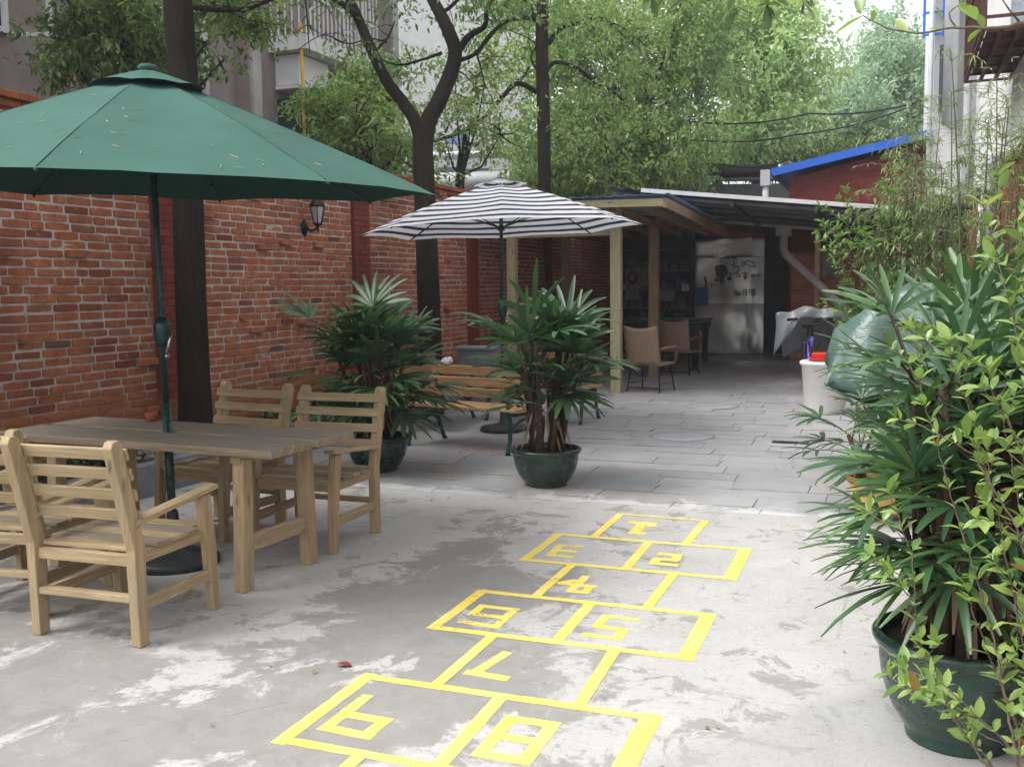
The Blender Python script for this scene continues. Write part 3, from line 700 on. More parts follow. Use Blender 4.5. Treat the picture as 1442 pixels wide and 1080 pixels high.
bl = [(tuple(at(x, y, d)), (rx, ry, rz), n) for x, y, d, rx, ry, rz, n in (
    (700, -25, 12, .9, .8, .35, 90), (430, -20, 12, .9, .8, .3, 80), (560, -60, 12.4, 1.3, 1, .4, 150), (690, 5, 11.8, .45, .5, .3, 45), (520, 20, 12.2, .7, .6, .25, 20), (640, 40, 13, .6, .6, .3, 20), (620, -250, 12, 2.2, 2.2, .9, 330), (400, -260, 12, 2, 2, .9, 300),
    (560, 100, 12.6, .35, .4, .3, 12), (500, 60, 11.8, .4, .4, .3, 14), (690, 100, 12.4, .4, .4, .35, 16))]
leaf_cloud('crown', bl, .08, MAT['tree_dark'], T2, 5, per=10)

# --- tree 3: slim dark trunk behind the striped umbrella
D3 = 19.5
T3 = thing('tall_slim_tree', 'tall slim dark trunk with arching branches rising behind the striped umbrella', 'tree', tuple(Vector((at(768, 400, D3).x, at(768, 400, D3).y, 0))))
m = MB(); tr, r3 = limb([(768, 505), (768, 400), (767, 260), (765, 150), (763, 60), (764, 10), (766, -60), (770, -200)], D3, .135, .12, 0, 1); m.tube(tr, r3, 14)
m.build('trunk', MAT['bark'], T3, True)
m = MB()
for i, (pp, a, b) in enumerate((([(760, 30), (735, 22), (710, 32), (690, 52), (672, 78)], .07, .03), ([(772, 62), (790, 40), (815, 33), (845, 26), (875, 48), (900, 70)], .055, .02), ([(770, 97), (785, 88), (815, 98), (840, 118), (865, 130), (888, 155)], .05, .018),
    ([(756, 130), (728, 118), (705, 140), (672, 175), (640, 190), (606, 200)], .055, .03), ([(757, 25), (745, 10), (732, -8)], .06, .05), ([(762, 25), (768, 0), (776, -30)], .05, .04), ([(757, 100), (748, 82), (757, 62)], .02, .02), ([(745, 95), (738, 108), (730, 120)], .02, .01),
    ([(845, 28), (875, 38), (900, 55), (925, 60)], .02, .01), ([(836, 116), (838, 145), (840, 170)], .014, .005), ([(660, 200), (648, 225), (645, 262)], .05, .06))):
    bb, rb = limb(pp, D3, a, b, .15, 60+i); m.tube(bb, rb, 8); twigs(m, bb, 6, .9, 80+i, .010)
m.build('branch', MAT['bark'], T3, True)
bl = [(tuple(at(x, y, d)), (rx, ry, rz), n) for x, y, d, rx, ry, rz, n in (
    (730, 0, 19, 1.3, 1.0, .6, 120), (850, 5, 19, 1.6, 1.2, .6, 260), (900, 90, 18.8, .8, .8, .7, 130), (700, 110, 20, .7, .8, .6, 30), (640, 150, 20, .6, .8, .6, 30), (700, 215, 20.5, 1.0, 1, .35, 40), (830, 170, 19.5, 1.0, .9, .7, 130), (770, -150, 19.5, 3, 3, 1.4, 500))]
leaf_cloud('crown', bl, .10, MAT['tree_mid'], T3, 7, per=12)

# --- trees beyond the wall and the sheds
def backtree(name, label, trunk_px, depth, blobs, mat, leaf, seed, r=.16, limbs=(), per=12):
    b = at(trunk_px[0][0], trunk_px[0][1], depth); t = thing(name, label, 'tree', (b.x, b.y, 0), 0, 'leafy trees beyond the wall and sheds')
    m = MB(); pts, rs = limb(trunk_px, depth, r, r*.6, .1, seed); pts = [Vector((b.x, b.y, -.02))]+pts; rs = [r*1.2]+rs; m.tube(pts, rs, 10); m.build('trunk', MAT['bark2'], t, True)
    m = MB(); 
    for i, bl_ in enumerate(blobs):
        c = at(bl_[0], bl_[1], bl_[2]); s_ = pts[int(len(pts)*.6)]
        mid = s_.lerp(c, .5)+Vector((0, 0, -.2)); m.tube([s_, mid, c], [r*.4, r*.25, r*.1], 7)
        twigs(m, [mid, c, c, c], 5, bl_[3]*.9, seed*9+i, .018)
    m.build('branch', MAT['bark2'], t, True)
    bl = [(tuple(at(x, y, d)), (rx, ry, rz), n) for x, y, d, rx, ry, rz, n in blobs]
    leaf_cloud('crown', bl, leaf, mat, t, seed, per=per)
backtree('bushy_tree', 'dark glossy leafy tree in front of the mauve building at upper left', [(190, 300), (185, 200), (180, 60)], 11.5,
    [(170, 55, 11.3, .55, .6, .5, 210), (110, 25, 11.2, .35, .5, .35, 110), (215, 80, 11.6, .4, .5, .45, 130), (110, 95, 11.2, .3, .4, .25, 60), (190, -20, 11.5, .8, .8, .5, 220), (290, 60, 12.2, .25, .4, .5, 45), (150, -90, 11.5, 1.0, .8, .5, 200), (310, 90, 12, .15, .3, .2, 14)], MAT['tree_dark'], .095, 21, .12)
backtree('bushy_tree', 'rounded bright green tree just above the brick wall between the two umbrellas', [(520, 300), (515, 230), (505, 180)], 15,
    [(500, 175, 15, .75, .8, .6, 260), (460, 150, 14.8, .35, .5, .4, 100), (545, 140, 15.2, .5, .7, .6, 150), (560, 220, 15.3, .6, .7, .5, 160), (470, 215, 15, .4, .5, .35, 80), (500, 120, 15.3, .45, .5, .3, 70)], MAT['tree_mid'], .10, 22, .12)
backtree('bushy_tree', 'small leafy tree seen through the fork, over the wall behind the striped umbrella', [(648, 330), (650, 260), (655, 190)], 17,
    [(665, 150, 17, .7, .8, .5, 75), (705, 190, 17.5, .7, .8, .35, 45), (625, 190, 16.8, .3, .5, .4, 22), (640, 100, 17, .5, .7, .45, 40), (690, 80, 17.5, .6, .8, .5, 35)], MAT['tree_mid'], .10, 23, .07)
backtree('broad_tree', 'broad light green tree filling the middle behind the timber shed roof', [(880, 320), (880, 230), (875, 140)], 25,
    [(860, 90, 25, 2.4, 2.2, 1.5, 1000), (800, 180, 24.5, 1.5, 1.6, 1.1, 480), (900, 205, 24, 1.6, 1.6, .95, 560), (960, 110, 24.5, 1.4, 1.6, 1.3, 480), (780, 60, 25.5, 1.4, 1.5, 1.3, 380), (830, -20, 25, 2.6, 2.2, 1.2, 500), (960, 10, 24, 1.9, 1.6, 1.1, 420), (770, 240, 24, 1.0, 1.2, .55, 220), (860, 255, 23.5, 1.3, 1.2, .5, 240), (950, 245, 24, .8, 1.2, .5, 160)], MAT['tree_mid'], .155, 24, .22)
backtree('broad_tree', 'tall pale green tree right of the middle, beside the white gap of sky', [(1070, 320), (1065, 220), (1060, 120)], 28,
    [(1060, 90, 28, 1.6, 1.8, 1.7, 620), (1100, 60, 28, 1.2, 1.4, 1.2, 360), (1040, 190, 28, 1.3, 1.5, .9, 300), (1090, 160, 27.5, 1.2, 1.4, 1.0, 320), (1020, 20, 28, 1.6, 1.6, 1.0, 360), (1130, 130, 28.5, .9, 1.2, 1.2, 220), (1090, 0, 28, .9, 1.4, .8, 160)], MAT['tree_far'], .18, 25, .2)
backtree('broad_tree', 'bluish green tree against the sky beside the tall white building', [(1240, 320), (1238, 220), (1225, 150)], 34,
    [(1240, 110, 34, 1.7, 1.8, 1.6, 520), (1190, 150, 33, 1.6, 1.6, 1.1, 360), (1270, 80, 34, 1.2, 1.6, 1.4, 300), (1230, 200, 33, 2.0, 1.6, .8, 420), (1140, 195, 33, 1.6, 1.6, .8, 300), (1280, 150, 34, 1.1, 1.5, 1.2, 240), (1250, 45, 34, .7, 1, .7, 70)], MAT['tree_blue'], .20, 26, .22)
backtree('broad_tree', 'shady dark tree low down behind the concrete wall and pipes', [(1010, 320), (1010, 250), (1010, 210)], 31,
    [(1000, 215, 31, 2.2, 1.6, .7, 420), (1100, 215, 31, 2.0, 1.6, .6, 360), (930, 225, 31, 1.4, 1.6, .6, 200), (1180, 225, 31.5, 1.4, 1.4, .5, 160)], MAT['tree_dark'], .16, 27, .2)

# branch with leaves overhead and the twig reaching in at the top right
def twig_branch(name, label, paths, leaf, lm, seed, every=.035, asp=.45, r0=.006, cat='branch', tuft=(3, 6)):
    p0 = paths[0][0][0]; t = thing(name, label, cat, tuple(p0)); R = random.Random(seed); m = MB(); lv = MB()
    for pts, r in paths:
        pts = [Vector(p) for p in pts]; fine = []
        for i in range(len(pts)-1):
            a, b = pts[i], pts[i+1]; k = max(2, int((b-a).length/.02))
            for s in range(k): fine.append(a.lerp(b, s/k)+Vector((R.uniform(-1, 1), R.uniform(-1, 1), R.uniform(-1, 1)))*.0025)
        fine.append(pts[-1]); n = len(fine); m.tube(fine, [r*(1-.75*i/n) for i in range(n)], 6, False)
        acc = 0
        for i in range(2, n):
            acc += (fine[i]-fine[i-1]).length
            if acc > every or i == n-1:
                acc = 0; ax = (fine[i]-fine[i-2]).normalized(); cnt = R.randint(*tuft)+(2 if i == n-1 else 0); ph = R.random()*6
                u = ax.orthogonal().normalized(); v2 = ax.cross(u)
                for k in range(cnt):
                    a = ph+k*2.4; d = (u*math.cos(a)+v2*math.sin(a))*.8+ax*R.uniform(.2, .8)+Vector((0, 0, R.uniform(-.15, .35)))
                    L = leaf*R.uniform(.35, 1.25)
                    leaf6(lv, fine[i]+ax*R.uniform(-.01, .01), d, Vector((0, 0, 1))+Vector((R.uniform(-.5, .5), R.uniform(-.5, .5), 0)), L, L*asp, R.uniform(.0, .5))
    m.build('twigs', MAT['twig'], t, True); lv.build('leaves', lm, t, True); return t
def leaf6(m, base, d, nrm, L, wd, droop, seg=4):
    d = Vector(d).normalized(); nrm = Vector(nrm); nrm = nrm-d*nrm.dot(d)
    if nrm.length < 1e-4: nrm = d.orthogonal()
    nrm.normalize(); sx = d.cross(nrm).normalized(); p = Vector(base); vs = []; W = (.10, .72, 1.0, .72, .06)
    for i in range(5):
        n2 = sx.cross(d).normalized(); hw = wd*W[i]/2
        vs += [p-sx*hw+n2*hw*.3, p, p+sx*hw+n2*hw*.3]; p = p+d*(L/4); d = (d-Vector((0, 0, 1))*droop*.3).normalized()
    fs = []
    for i in range(4): b = i*3; fs += [(b, b+1, b+4, b+3), (b+1, b+2, b+5, b+4)]
    m.add(vs, fs, [[(0, 0)]*4]*8, True)
tr_ = [at(x, y, d) for x, y, d in ((1470, 30, 2.0), (1400, 40, 2.05), (1340, 38, 2.1), (1290, 48, 2.15), (1250, 40, 2.2), (1215, 22, 2.2))]
twig_branch('leafy_branch', 'thin bare twig with a few lime leaves crossing the top right corner', [(tr_, .004), ([at(1440, 38, 2.05), at(1425, 20, 2.0), at(1405, -15, 2.0)], .003), ([at(1345, 38, 2.1), at(1335, 20, 2.1), at(1350, 8, 2.1)], .0025)], .062, MAT['leaf_lime'], 5, .075, .5, tuft=(1, 2))
ov = [[at(x, y, d) for x, y, d in pp] for pp in (((1180, -150, 5.2), (1120, -60, 5.2), (1095, -15, 5.2), (1080, 8, 5.1)), ((1120, -60, 5.2), (1130, -20, 5.2), (1132, 5, 5.1)), ((1000, -120, 5.5), (980, -40, 5.4), (960, 0, 5.4)), ((1000, -120, 5.5), (1020, -40, 5.4), (1035, 12, 5.4)), ((980, -40, 5.4), (940, -30, 5.4), (915, -5, 5.4)))]
twig_branch('leafy_branch', 'drooping leafy spray hanging in at the top edge right of centre', [(p, .006) for p in ov], .11, MAT['tree_dark'], 9, .07, .36)

# ------------------------------------------------------------------ buildings
MAT['mauve'] = simple('mauve_pebbledash', (.28, .23, .225), .9, 0, .22, 1.2, bump=.6, bs=60, kind='World')
MAT['mauve_lt'] = simple('pale_render', (.46, .44, .44), .85, 0, .15, 2, kind='World')
MAT['glass'] = simple('dull_window_glass', (.05, .06, .065), .12, 0, .3, 2, spec=.6, bump=0, kind='World')
MAT['white_paint'] = simple('white_paint', (.7, .7, .71), .6, 0, .08, 3, kind='World')
BX = -10.5
b = thing('apartment_building', 'mauve apartment block with caged balconies behind the brick wall', 'building', (BX, 12, 0))
m = MB(); m.box((BX-4, 3, 0), (BX, 10.9, 12)); m.box((BX-4.3, 10.9, 0), (BX-.35, 14.9, 12)); m.box((BX-4, 14.9, 0), (BX-.05, 20.6, 12)); m.build('wall', MAT['mauve'], b, True)
m = MB(); m.box((BX-.36, 14.95, 0), (BX-.02+.03, 15.2, 12)); m.box((BX-.06, 20.2, 0), (BX+.02, 20.45, 12)); m.build('pale_strip', MAT['mauve_lt'], b, True)
for yy, rr_ in ((13.45, .055), (13.7, .05), (13.98, .07)):
    m = MB(); m.tube([(BX-.26, yy, 0), (BX-.26, yy, 12)], rr_, 12); m.build('drainpipe', MAT['pvc'], b, True)
def window(y0, y1, z0, z1, openn=False):
    m = MB(); t = .07; x = BX+.03
    for a, c in (((y0, z0), (y1, z0+t)), ((y0, z1-t), (y1, z1)), ((y0, z0), (y0+t, z1)), ((y1-t, z0), (y1, z1)), (((y0+y1)/2-.03, z0), ((y0+y1)/2+.03, z1)), ((y0, (z0+z1)*.5), (y1, (z0+z1)*.5+.05))):
        m.box((x-.04+random.random()*.004, a[0], a[1]), (x+.03+random.random()*.004, c[0], c[1]))
    f = m.build('window', MAT['white_paint'], b, True)
    m = MB(); m.box((BX-.03, y0+.02, z0+.02), (BX+.012, y1-.02, z1-.02)); m.build('pane', MAT['glass'], f).location = -Vector(b.location)
    if openn:
        m = MB(); m.beam((BX+.02, y1, z0), (BX+.5, y1+.22, z0), .05, .05); m.beam((BX+.02, y1, z1), (BX+.5, y1+.22, z1), .05, .05); m.beam((BX+.5, y1+.22, z0), (BX+.5, y1+.22, z1), .05, .05)
        s_ = m.build('sash', MAT['white_paint'], f); s_.location = -Vector(b.location)
window(8.3, 9.75, 4.75, 6.5, True); window(11.6, 12.6, 4.7, 6.2); 
def cage(y0, y1, z0, z1, dp, mat, gl=True):
    x0, x1 = BX-.03, BX+dp; m = MB(); n = int((y1-y0)/.14)
    for i in range(n+1): y = y0+(y1-y0)*i/n; m.box((x1-.012, y-.01, z0), (x1+.012, y+.01, z1))
    for i in range(5): x = x0+(x1-x0)*i/5; m.box((x-.01, y0-.012, z0), (x+.01, y0+.012, z1)); m.box((x-.01, y1-.012, z0), (x+.01, y1+.012, z1))
    for z in (z0, (z0+z1)/2, z1): m.beam((x1, y0, z), (x1, y1, z), .035, .035); m.beam((x0, y0, z), (x1, y0, z), .035, .035); m.beam((x0, y1, z), (x1, y1, z), .035, .035)
    return m.build('balcony_grille', mat, b, True)
m = MB(); m.box((BX-.04, 15.5, 5.75), (BX+.75, 18.3, 6.0)); m.build('balcony_slab', MAT['white_paint'], b, True)
cage(15.6, 18.2, 6.01, 7.4, .7, MAT['white_paint'])
m = MB(); m.box((BX-.04, 15.7, 5.2), (BX+.45, 16.7, 5.72)); m.box((BX-.02, 15.65, 5.12), (BX+.6, 16.8, 5.18)); m.build('air_conditioner_box', MAT['white_paint'], b, True)
cage(15.75, 16.9, 4.2, 4.95, .3, MAT['iron_green']); m = MB(); m.box((BX-.03, 15.8, 4.2), (BX+.01, 16.85, 4.95)); m.build('window', MAT['glass'], b, True)
m = MB(); m.box((BX-.04, 17.3, 8.2), (BX+.75, 20, 8.45)); m.build('balcony_slab', MAT['white_paint'], b, True)
m = MB(); m.tube([(BX+.62, 15.55, 3.5), (BX+.62, 15.55, 6.2)], .03, 8); MAT['yellow_pipe'] = simple('yellow_gas_pipe', (.65, .38, .04), .5); m.build('gas_pipe', MAT['yellow_pipe'], b, True)

# pale building far behind the fork of the tree
t = thing('white_building', 'pale far building with a round white duct, glimpsed through the trees over the wall', 'building', (-13, 33, 0))
P0, P1 = at(600, 300, 33), at(930, 300, 37)
m = MB(); P2 = P0.lerp(P1, .42); m.beam((P0.x-5, P0.y-3, 6), (P2.x, P2.y, 6), .5, 17); m.beam((P2.x+.05, P2.y, 2.5), (P1.x, P1.y, 2.5), .4, 8.6); m.build('wall', MAT['white_paint'], t, True)
for k in range(9):
    for zz_ in (3.0, 5.0):
        m = MB(); q = P0.lerp(P1, .06+k*.105); m.beam((q.x, q.y-.22, zz_), (q.x+.8, q.y-.14, zz_), .1, 1.0); m.build('window', MAT['glass'], t, True)
q0, q1 = at(600, 260, 29), at(790, 252, 31); m = MB(); m.tube([q0, q1], .32, 16); m.tube([q0+Vector((0, 0, .8)), q1+Vector((0, 0, .8))], .12, 12); m.build('duct', MAT['pvc'], t, True)
m = MB(); q = at(640, 196, 32.5); MAT['faded_blue'] = simple('faded_blue_sheet', (.16, .24, .45), .6); m.beam((q.x-.3, q.y, q.z), (q.x+.35, q.y+.1, q.z), .1, .3); m.build('blue_panel', MAT['faded_blue'], t, True)

# right: tall white building and red boundary wall
MAT['whitewash'] = simple('stained_whitewash', (.74, .73, .73), .85, 0, .12, .7, bump=.3, bs=20, kind='World')
t = thing('white_building', 'tall whitewashed building with white pipes at the right edge', 'building', (1.3, 22, 0))
m = MB(); m.box((1.32, 9.2, 0), (9, 21.9, 8.2)); m.box((.62, 22, 0), (9, 30, 9.5)); m.build('wall', MAT['whitewash'], t, True)
for x, y, r, z0, z1 in ((.56, 21.96, .05, 0, 11), (.92, 21.85, .14, 4.6, 11), (1.22, 21.8, .06, 0, 11), (1.24, 20.2, .05, 3.0, 11)):
    m = MB(); m.tube([(x, y-.08, z0), (x, y-.08, z1)], r, 14); m.build('drainpipe', MAT['pvc'], t, True)
m = MB(); m.box((.72, 21.97, 4.9), (.84, 22.03, 6.2)); m.build('slot_window', MAT['glass'], t, True)
m = MB()
for dx in (0, .36): m.beam((.42+dx, 21.9, 6.35), (.42+dx, 21.9, 10), .05, .05)
for k in range(9): m.beam((.42, 21.9, 6.4+k*.42), (.78, 21.9, 6.4+k*.42), .04, .04)
m.build('ladder', MAT['blue_paint'], t, True)
# window cage with rusty frame
MAT['rust'] = simple('rusty_dark_frame', (.07, .025, .02), .7, .2, .4, 12)
m = MB(); cx0, cx1, cy0, cy1, cz = .80, 1.32, 11.7, 14.6, 4.12
for y in np.linspace(cy0, cy1, 7): m.beam((cx0, y, cz), (cx1, y, cz), .03, .03)
for x in np.linspace(cx0, cx1, 4): m.beam((x, cy0, cz), (x, cy1, cz), .04, .04)
m.beam((cx0, cy0, cz), (cx0, cy0, cz+1.5), .05, .05); m.beam((cx0, cy1, cz), (cx0, cy1, cz+1.5), .05, .05)
for z in (.12, .75, 1.5): m.beam((cx0, cy0, cz+z), (cx0, cy1, cz+z), .03, .03); m.beam((cx0, cy0, cz+z), (cx1, cy0, cz+z), .03, .03)
for y in np.linspace(cy0, cy1, 22): m.beam((cx0, y, cz), (cx0, y, cz+1.5), .014, .014)
m.box((cx0+.05, cy0+.3, cz+.03), (cx1-.02, cy1-.4, cz+.06))
m.build('window_cage', MAT['rust'], t, True)
m = MB(); m.box((1.29, 11.9, 4.2), (1.34, 14.4, 5.7)); m.build('window', MAT['glass'], t, True)
t = thing('boundary_wall', 'dark red painted brick wall behind the bamboo on the right', 'wall', (1.12, 10, 0))
m = MB(); m.box((1.12, 2.0, -.02), (1.30, 21.8, 2.75)); m.build('wall', MAT['redbrick_side'], t, True)
m = MB(); m.box((1.08, 2.0, 2.752), (1.305, 21.8, 2.83)); m.build('coping', MAT['rust'], t, True)
t = thing('drainpipe', 'white standing pipe with bent top in front of the red wall', 'pipe', (.98, 12.9, 0))
m = MB(); m.tube([(.98, 12.9, 0), (.98, 12.9, 2.75), (.99, 12.9, 2.86), (1.02, 12.9, 2.94), (1.1, 12.9, 2.97)], .075, 16); m.build('pipe', MAT['pvc'], t, True)
m = MB(); m.lathe([(.078, 0), (.09, .005), (.09, .07), (.078, .075)], (.98, 12.9, 1.6)); m.build('collar', MAT['pvc'], t, True)
t = thing('thin_conduit', 'thin white conduit running up the red wall left of the bent pipe', 'pipe', (1.08, 15.5, 0))
m = MB(); m.tube([(1.08, 15.5, 0), (1.08, 15.5, 2.6)], .022, 8); m.build('pipe', MAT['pvc'], t, True)

# brick house with blue roof edge
t = thing('brick_house', 'red brick outbuilding with a sloping bright blue roof edge', 'house', (-1, 22.6, 0))
HY = 22.6
a, c = gy(1112, 250, HY), gy(1312, 196, HY); a0 = gy(1088, 243, HY-.6); c0 = gy(1312, 188, HY-.6)
m = MB(); m.prism([(a.x, 0), (1.6, 0), (1.6, c.z+(c.z-a.z)/(c.x-a.x)*(1.6-c.x)-.03), (a.x, a.z-.03)], 'y', 5, HY+2.5); m.build('wall', MAT['redbrick_far'], t, True)
m = MB(); sl_ = (c0.z-a0.z)/(c0.x-a0.x); x2 = .62
m.beam((a0.x, HY-.62, a0.z), (x2, HY-.62, a0.z+sl_*(x2-a0.x)), .03, .16); m.beam((a0.x-.0, HY+2.3, a0.z+.06), (x2, HY+2.3, a0.z+sl_*(x2-a0.x)+.06), 5.8, .05)
m.beam((a0.x-.02, HY-.6, a0.z), (a0.x-.02, HY+5, a0.z), .03, .14); m.build('roof', MAT['blue_paint'], t, True)
m = MB(); m.box((a0.x-.24, HY-.72, a0.z-.28), (a0.x-.045, HY-.5, a0.z+.05)); m.tube([(a0.x-.14, HY-.62, a0.z-.25), (a0.x-.14, HY-.62, 2.87)], .065, 12); m.build('downpipe', MAT['pvc'], t, True)
t = thing('concrete_wall', 'weathered grey concrete wall beyond the lean-to roof', 'wall', (-4.5, 27, 0))
p, q = at(880, 262, 27), at(1092, 258, 27); MAT['conc_wall'] = simple('weathered_concrete', (.15, .15, .14), .9, 0, .4, 1.5, bump=.5, kind='World')
m = MB(); m.beam((p.x-1, p.y-.3, (p.z-.2)/2+.1), (q.x+.4, q.y+.1, (p.z-.2)/2+.1), .25, p.z); m.build('wall', MAT['conc_wall'], t, True)
m = MB(); m.beam((p.x-1, p.y-.3, p.z+.13), (q.x+.4, q.y+.1, p.z+.13), .34, .06); m.build('coping', MAT['conc_wall'], t, True)
t = thing('steel_pipe', 'thick dark pipe lying across above the concrete wall', 'pipe', tuple(at(1030, 243, 26)))
p, q = at(968, 243, 26), at(1094, 240, 26); m = MB(); m.tube([p, p.lerp(q, .5), q], .17, 14); m.build('pipe', MAT['dark'], t, True)
m = MB(); [m.tube([p.lerp(q, k)-Vector((0, 0, .16)), Vector((p.lerp(q, k).x, p.lerp(q, k).y, 0))], .05, 8) for k in (.12, .88)]; m.build('support', MAT['dark'], t, True)
def cable(label, pts, r):
    o = thing('power_cable', label, 'cable', tuple(pts[0]), 0, 'overhead cables'); m = MB(); out = []
    for i in range(len(pts)-1):
        for s in range(8):
            u = s/8; out.append(pts[i].lerp(pts[i+1], u)-Vector((0, 0, 1))*.5*u*(1-u))
    out.append(pts[-1]); m.tube(out, r, 6); m.build('wire', MAT['iron_black'], o, True)
cable('thick black cable, the upper one reaching the white building', [at(975, 172, 24), at(1140, 160, 23), at(1307, 140, 22)], .022)
cable('thick black cable sagging lowest through the far trees', [at(960, 195, 24), at(1120, 190, 24), at(1300, 143, 22)], .02)
cable('thin cable crossing over the concrete wall', [at(900, 205, 24), at(1020, 232, 25), at(1110, 225, 24.5)], .025)

# ------------------------------------------------------------------ lean-to roof and things under it
t = thing('lean_to_shelter', 'dark metal lean-to roof with white edge over the back of the yard', 'shelter', (-2, 16, 0))
FY, BY = 15.2, 18.6
fl, fr = gy(905, 270, FY), gy(1252, 295, FY); bl_, br = gy(905, 300, BY), gy(1200, 322, BY)
def rz_(x, y):
    u = (y-FY)/(BY-FY); zf = fl.z+(fr.z-fl.z)*(x-fl.x)/(fr.x-fl.x); zb = bl_.z+(br.z-bl_.z)*(x-bl_.x)/(br.x-bl_.x); return zf*(1-u)+zb*u
x0, x1 = -4.2, fr.x+.05; m = MB(); n = 56; vs = []
for i in range(n+1):
    x = x0+(x1-x0)*i/n
    for y in (FY, BY): vs.append((x, y, rz_(x, y)+.02*math.sin(i*1.9)+.03))
m.add(vs, [(2*i, 2*i+2, 2*i+3, 2*i+1) for i in range(n)], None, True); m.build('roof_sheet', MAT['black_roof'], t, True, solid=.004)
m = MB()
for k in range(2): pass
m.beam((fl.x-.02, FY-.02, fl.z+.02), (x1, FY-.02, rz_(x1, FY)+.02), .02, .06); m.build('fascia', MAT['tin_white'], t, True)
for i, y in enumerate((15.5, 16.1, 16.8, 17.5, 18.2)):
    m = MB(); m.beam((x0, y, rz_(x0, y)-.04), (x1, y, rz_(x1, y)-.04), .05, .05); m.build('purlin', MAT['tin' if i < 3 else 'black_roof'], t, True)
for x in (-3.9, -2.3, -1.1, .0):
    m = MB(); m.beam((x, FY, rz_(x, FY)-.09), (x, BY, rz_(x, BY)-.09), .05, .06); m.build('rafter', MAT['black_roof'], t, True)
gz0, gz1 = bl_.z-.05, rz_(x1, BY)-.05
m = MB(); m.beam((-3.6, BY+.02, rz_(-3.6, BY)-.06), (x1, BY+.02, gz1), .1, .05); m.build('gutter', MAT['pvc_dirty'], t, True)
m = MB(); dx = -1.89; dz = rz_(dx, BY)-.12
m.beam((dx, BY, dz-.10), (dx, BY, dz+.08), .26, .2, (0, 1, 0)); m.tube([(dx, BY, dz-.05), (dx, BY, dz-.33), (dx+.03, BY, dz-.42), (-.78, BY, 1.03), (-.70, BY, .95)], .075, 14); m.build('downpipe', MAT['pvc_dirty'], t, True)
for x, y in ((-1.35, 19.3), (.05, 15.3)):
    m = MB(); m.beam((x, y, 0), (x, y, rz_(x, y)-.1 if y < BY else 2.45), .09, .09, (0, 1, 0)); m.build('post', MAT['post_dark'], t, True)
m = MB(); m.box((-5.85, 18.72, 2.78), (1.1, 23.6, 2.86)); m.build('shade_roof', MAT['black_roof'], t, True)  # unseen roof added behind the gutter to keep the interior dark
# back wall of the yard
t = thing('back_wall', 'dark back wall and side panels closing the sheltered end of the yard', 'wall', (-3, 22.9, 0))
m = MB(); m.box((-5.85, 22.7, 0), (1.1, 22.85, 2.77)); m.build('wall', MAT['dark'], t, True)
m = MB(); m.box((-2.62, 22.3, 2.62), (-2.60, 22.34, 2.7)); 
t = thing('half_wall', 'low red brick half wall beside the dark doorway under the lean-to', 'wall', (-1.3, 20.6, 0))
m = MB(); m.box((-1.93, 20.5, 0), (1.1, 20.7, 2.12)); m.build('wall', MAT['oldbrick_far'], t, True)
MAT['cloth_grey'] = simple('grey_rag', (.25, .24, .22), .9, 0, .25, 8)
t = thing('hanging_rag', 'pale rag hung over the top of the low brick half wall', 'rag', (-1.2, 20.48, 2.1))
m = MB(); vs = []
for i in range(7):
    for k in range(8): vs.append((-.17+.05*i, -.02-.012*math.sin(i*2.1)-.004*k, -.07*k*(1+.12*math.sin(i*1.3))+.03))
m.add(vs, [(i*8+k, i*8+k+1, (i+1)*8+k+1, (i+1)*8+k) for i in range(6) for k in range(7)], None, True); m.build('cloth', MAT['cloth_grey'], t, solid=.006)
# sheet metal door panel with drawings
SY = 22.25; sx0, sx1 = gy(975, 400, SY).x, gy(1076, 400, SY).x; sz1 = gy(1020, 336, SY).z
def sheetmat():
    s = N('crinkled_aluminium_sheet'); v = s.coord('World', (1, 1, .8)); nz = s.noise(v, 1.1, 2, .45, .5)
    s.bump(s.math('ADD', nz, s.math('MULTIPLY', s.noise(v, 5, 2), .02)), .75, .14)
    return s.fin(s.ramp(s.noise(v, 1.2, 4), [(.3, (.5, .5, .48)), (.7, (.75, .75, .74))]), s.ramp(nz, [(.3, .26), (.7, .42)]), .85, .5)
t = thing('metal_sheet_door', 'crinkled silver sheet metal panel with children\'s drawings under the lean-to', 'door panel', (sx0, SY, 0))
m = MB(); 
for z0, z1 in ((.02, 1.10), (1.11, 2.12), (2.13, sz1)):
    nx, nzv = 22, 10; vs = []
    for i in range(nx+1):
        for k in range(nzv+1):
            x = sx0+(sx1-sx0)*i/nx; z = z0+(z1-z0)*k/nzv; n_ = mnoise.noise(Vector((x*1.3, z*1.5, 3)))*.035+mnoise.noise(Vector((x*4, z*3, 9)))*.004; vs.append((x, SY-.03+n_*(0 if k in (0, nzv) else 1), z))
    m.add(vs, [(i*(nzv+1)+k, (i+1)*(nzv+1)+k, (i+1)*(nzv+1)+k+1, i*(nzv+1)+k+1) for i in range(nx) for k in range(nzv)], None, True)
m.build('sheet', sheetmat(), t, True)
def draw(name, col, strokes, wd=.02, fill=None):
    m = MB()
    for st in strokes:
        pts = [gy(x, y, SY-.10) for x, y in st]
        for a_, b_ in zip(pts, pts[1:]): m.beam(a_, b_, .004, wd, (0, 0, 1), ex=.004)
    if fill:
        for f_ in fill:
            pts = [gy(x, y, SY-.10) for x, y in f_]; m.prism([(p.x, p.z) for p in pts], 'y', .004, SY-.10)
    m.build(name, MAT[col], t, True)
MAT['ink_green'] = simple('green_paint', (.03, .10, .05), .6); MAT['ink_blue'] = simple('dark_blue_marker', (.11, .11, .17), .6); MAT['ink_olive'] = simple('olive_marker', (.14, .15, .11), .6); MAT['ink_brown'] = simple('brown_paint', (.12, .05, .03), .6)
def c(x, y): return (990+x/13.5, 350+y/13.5)
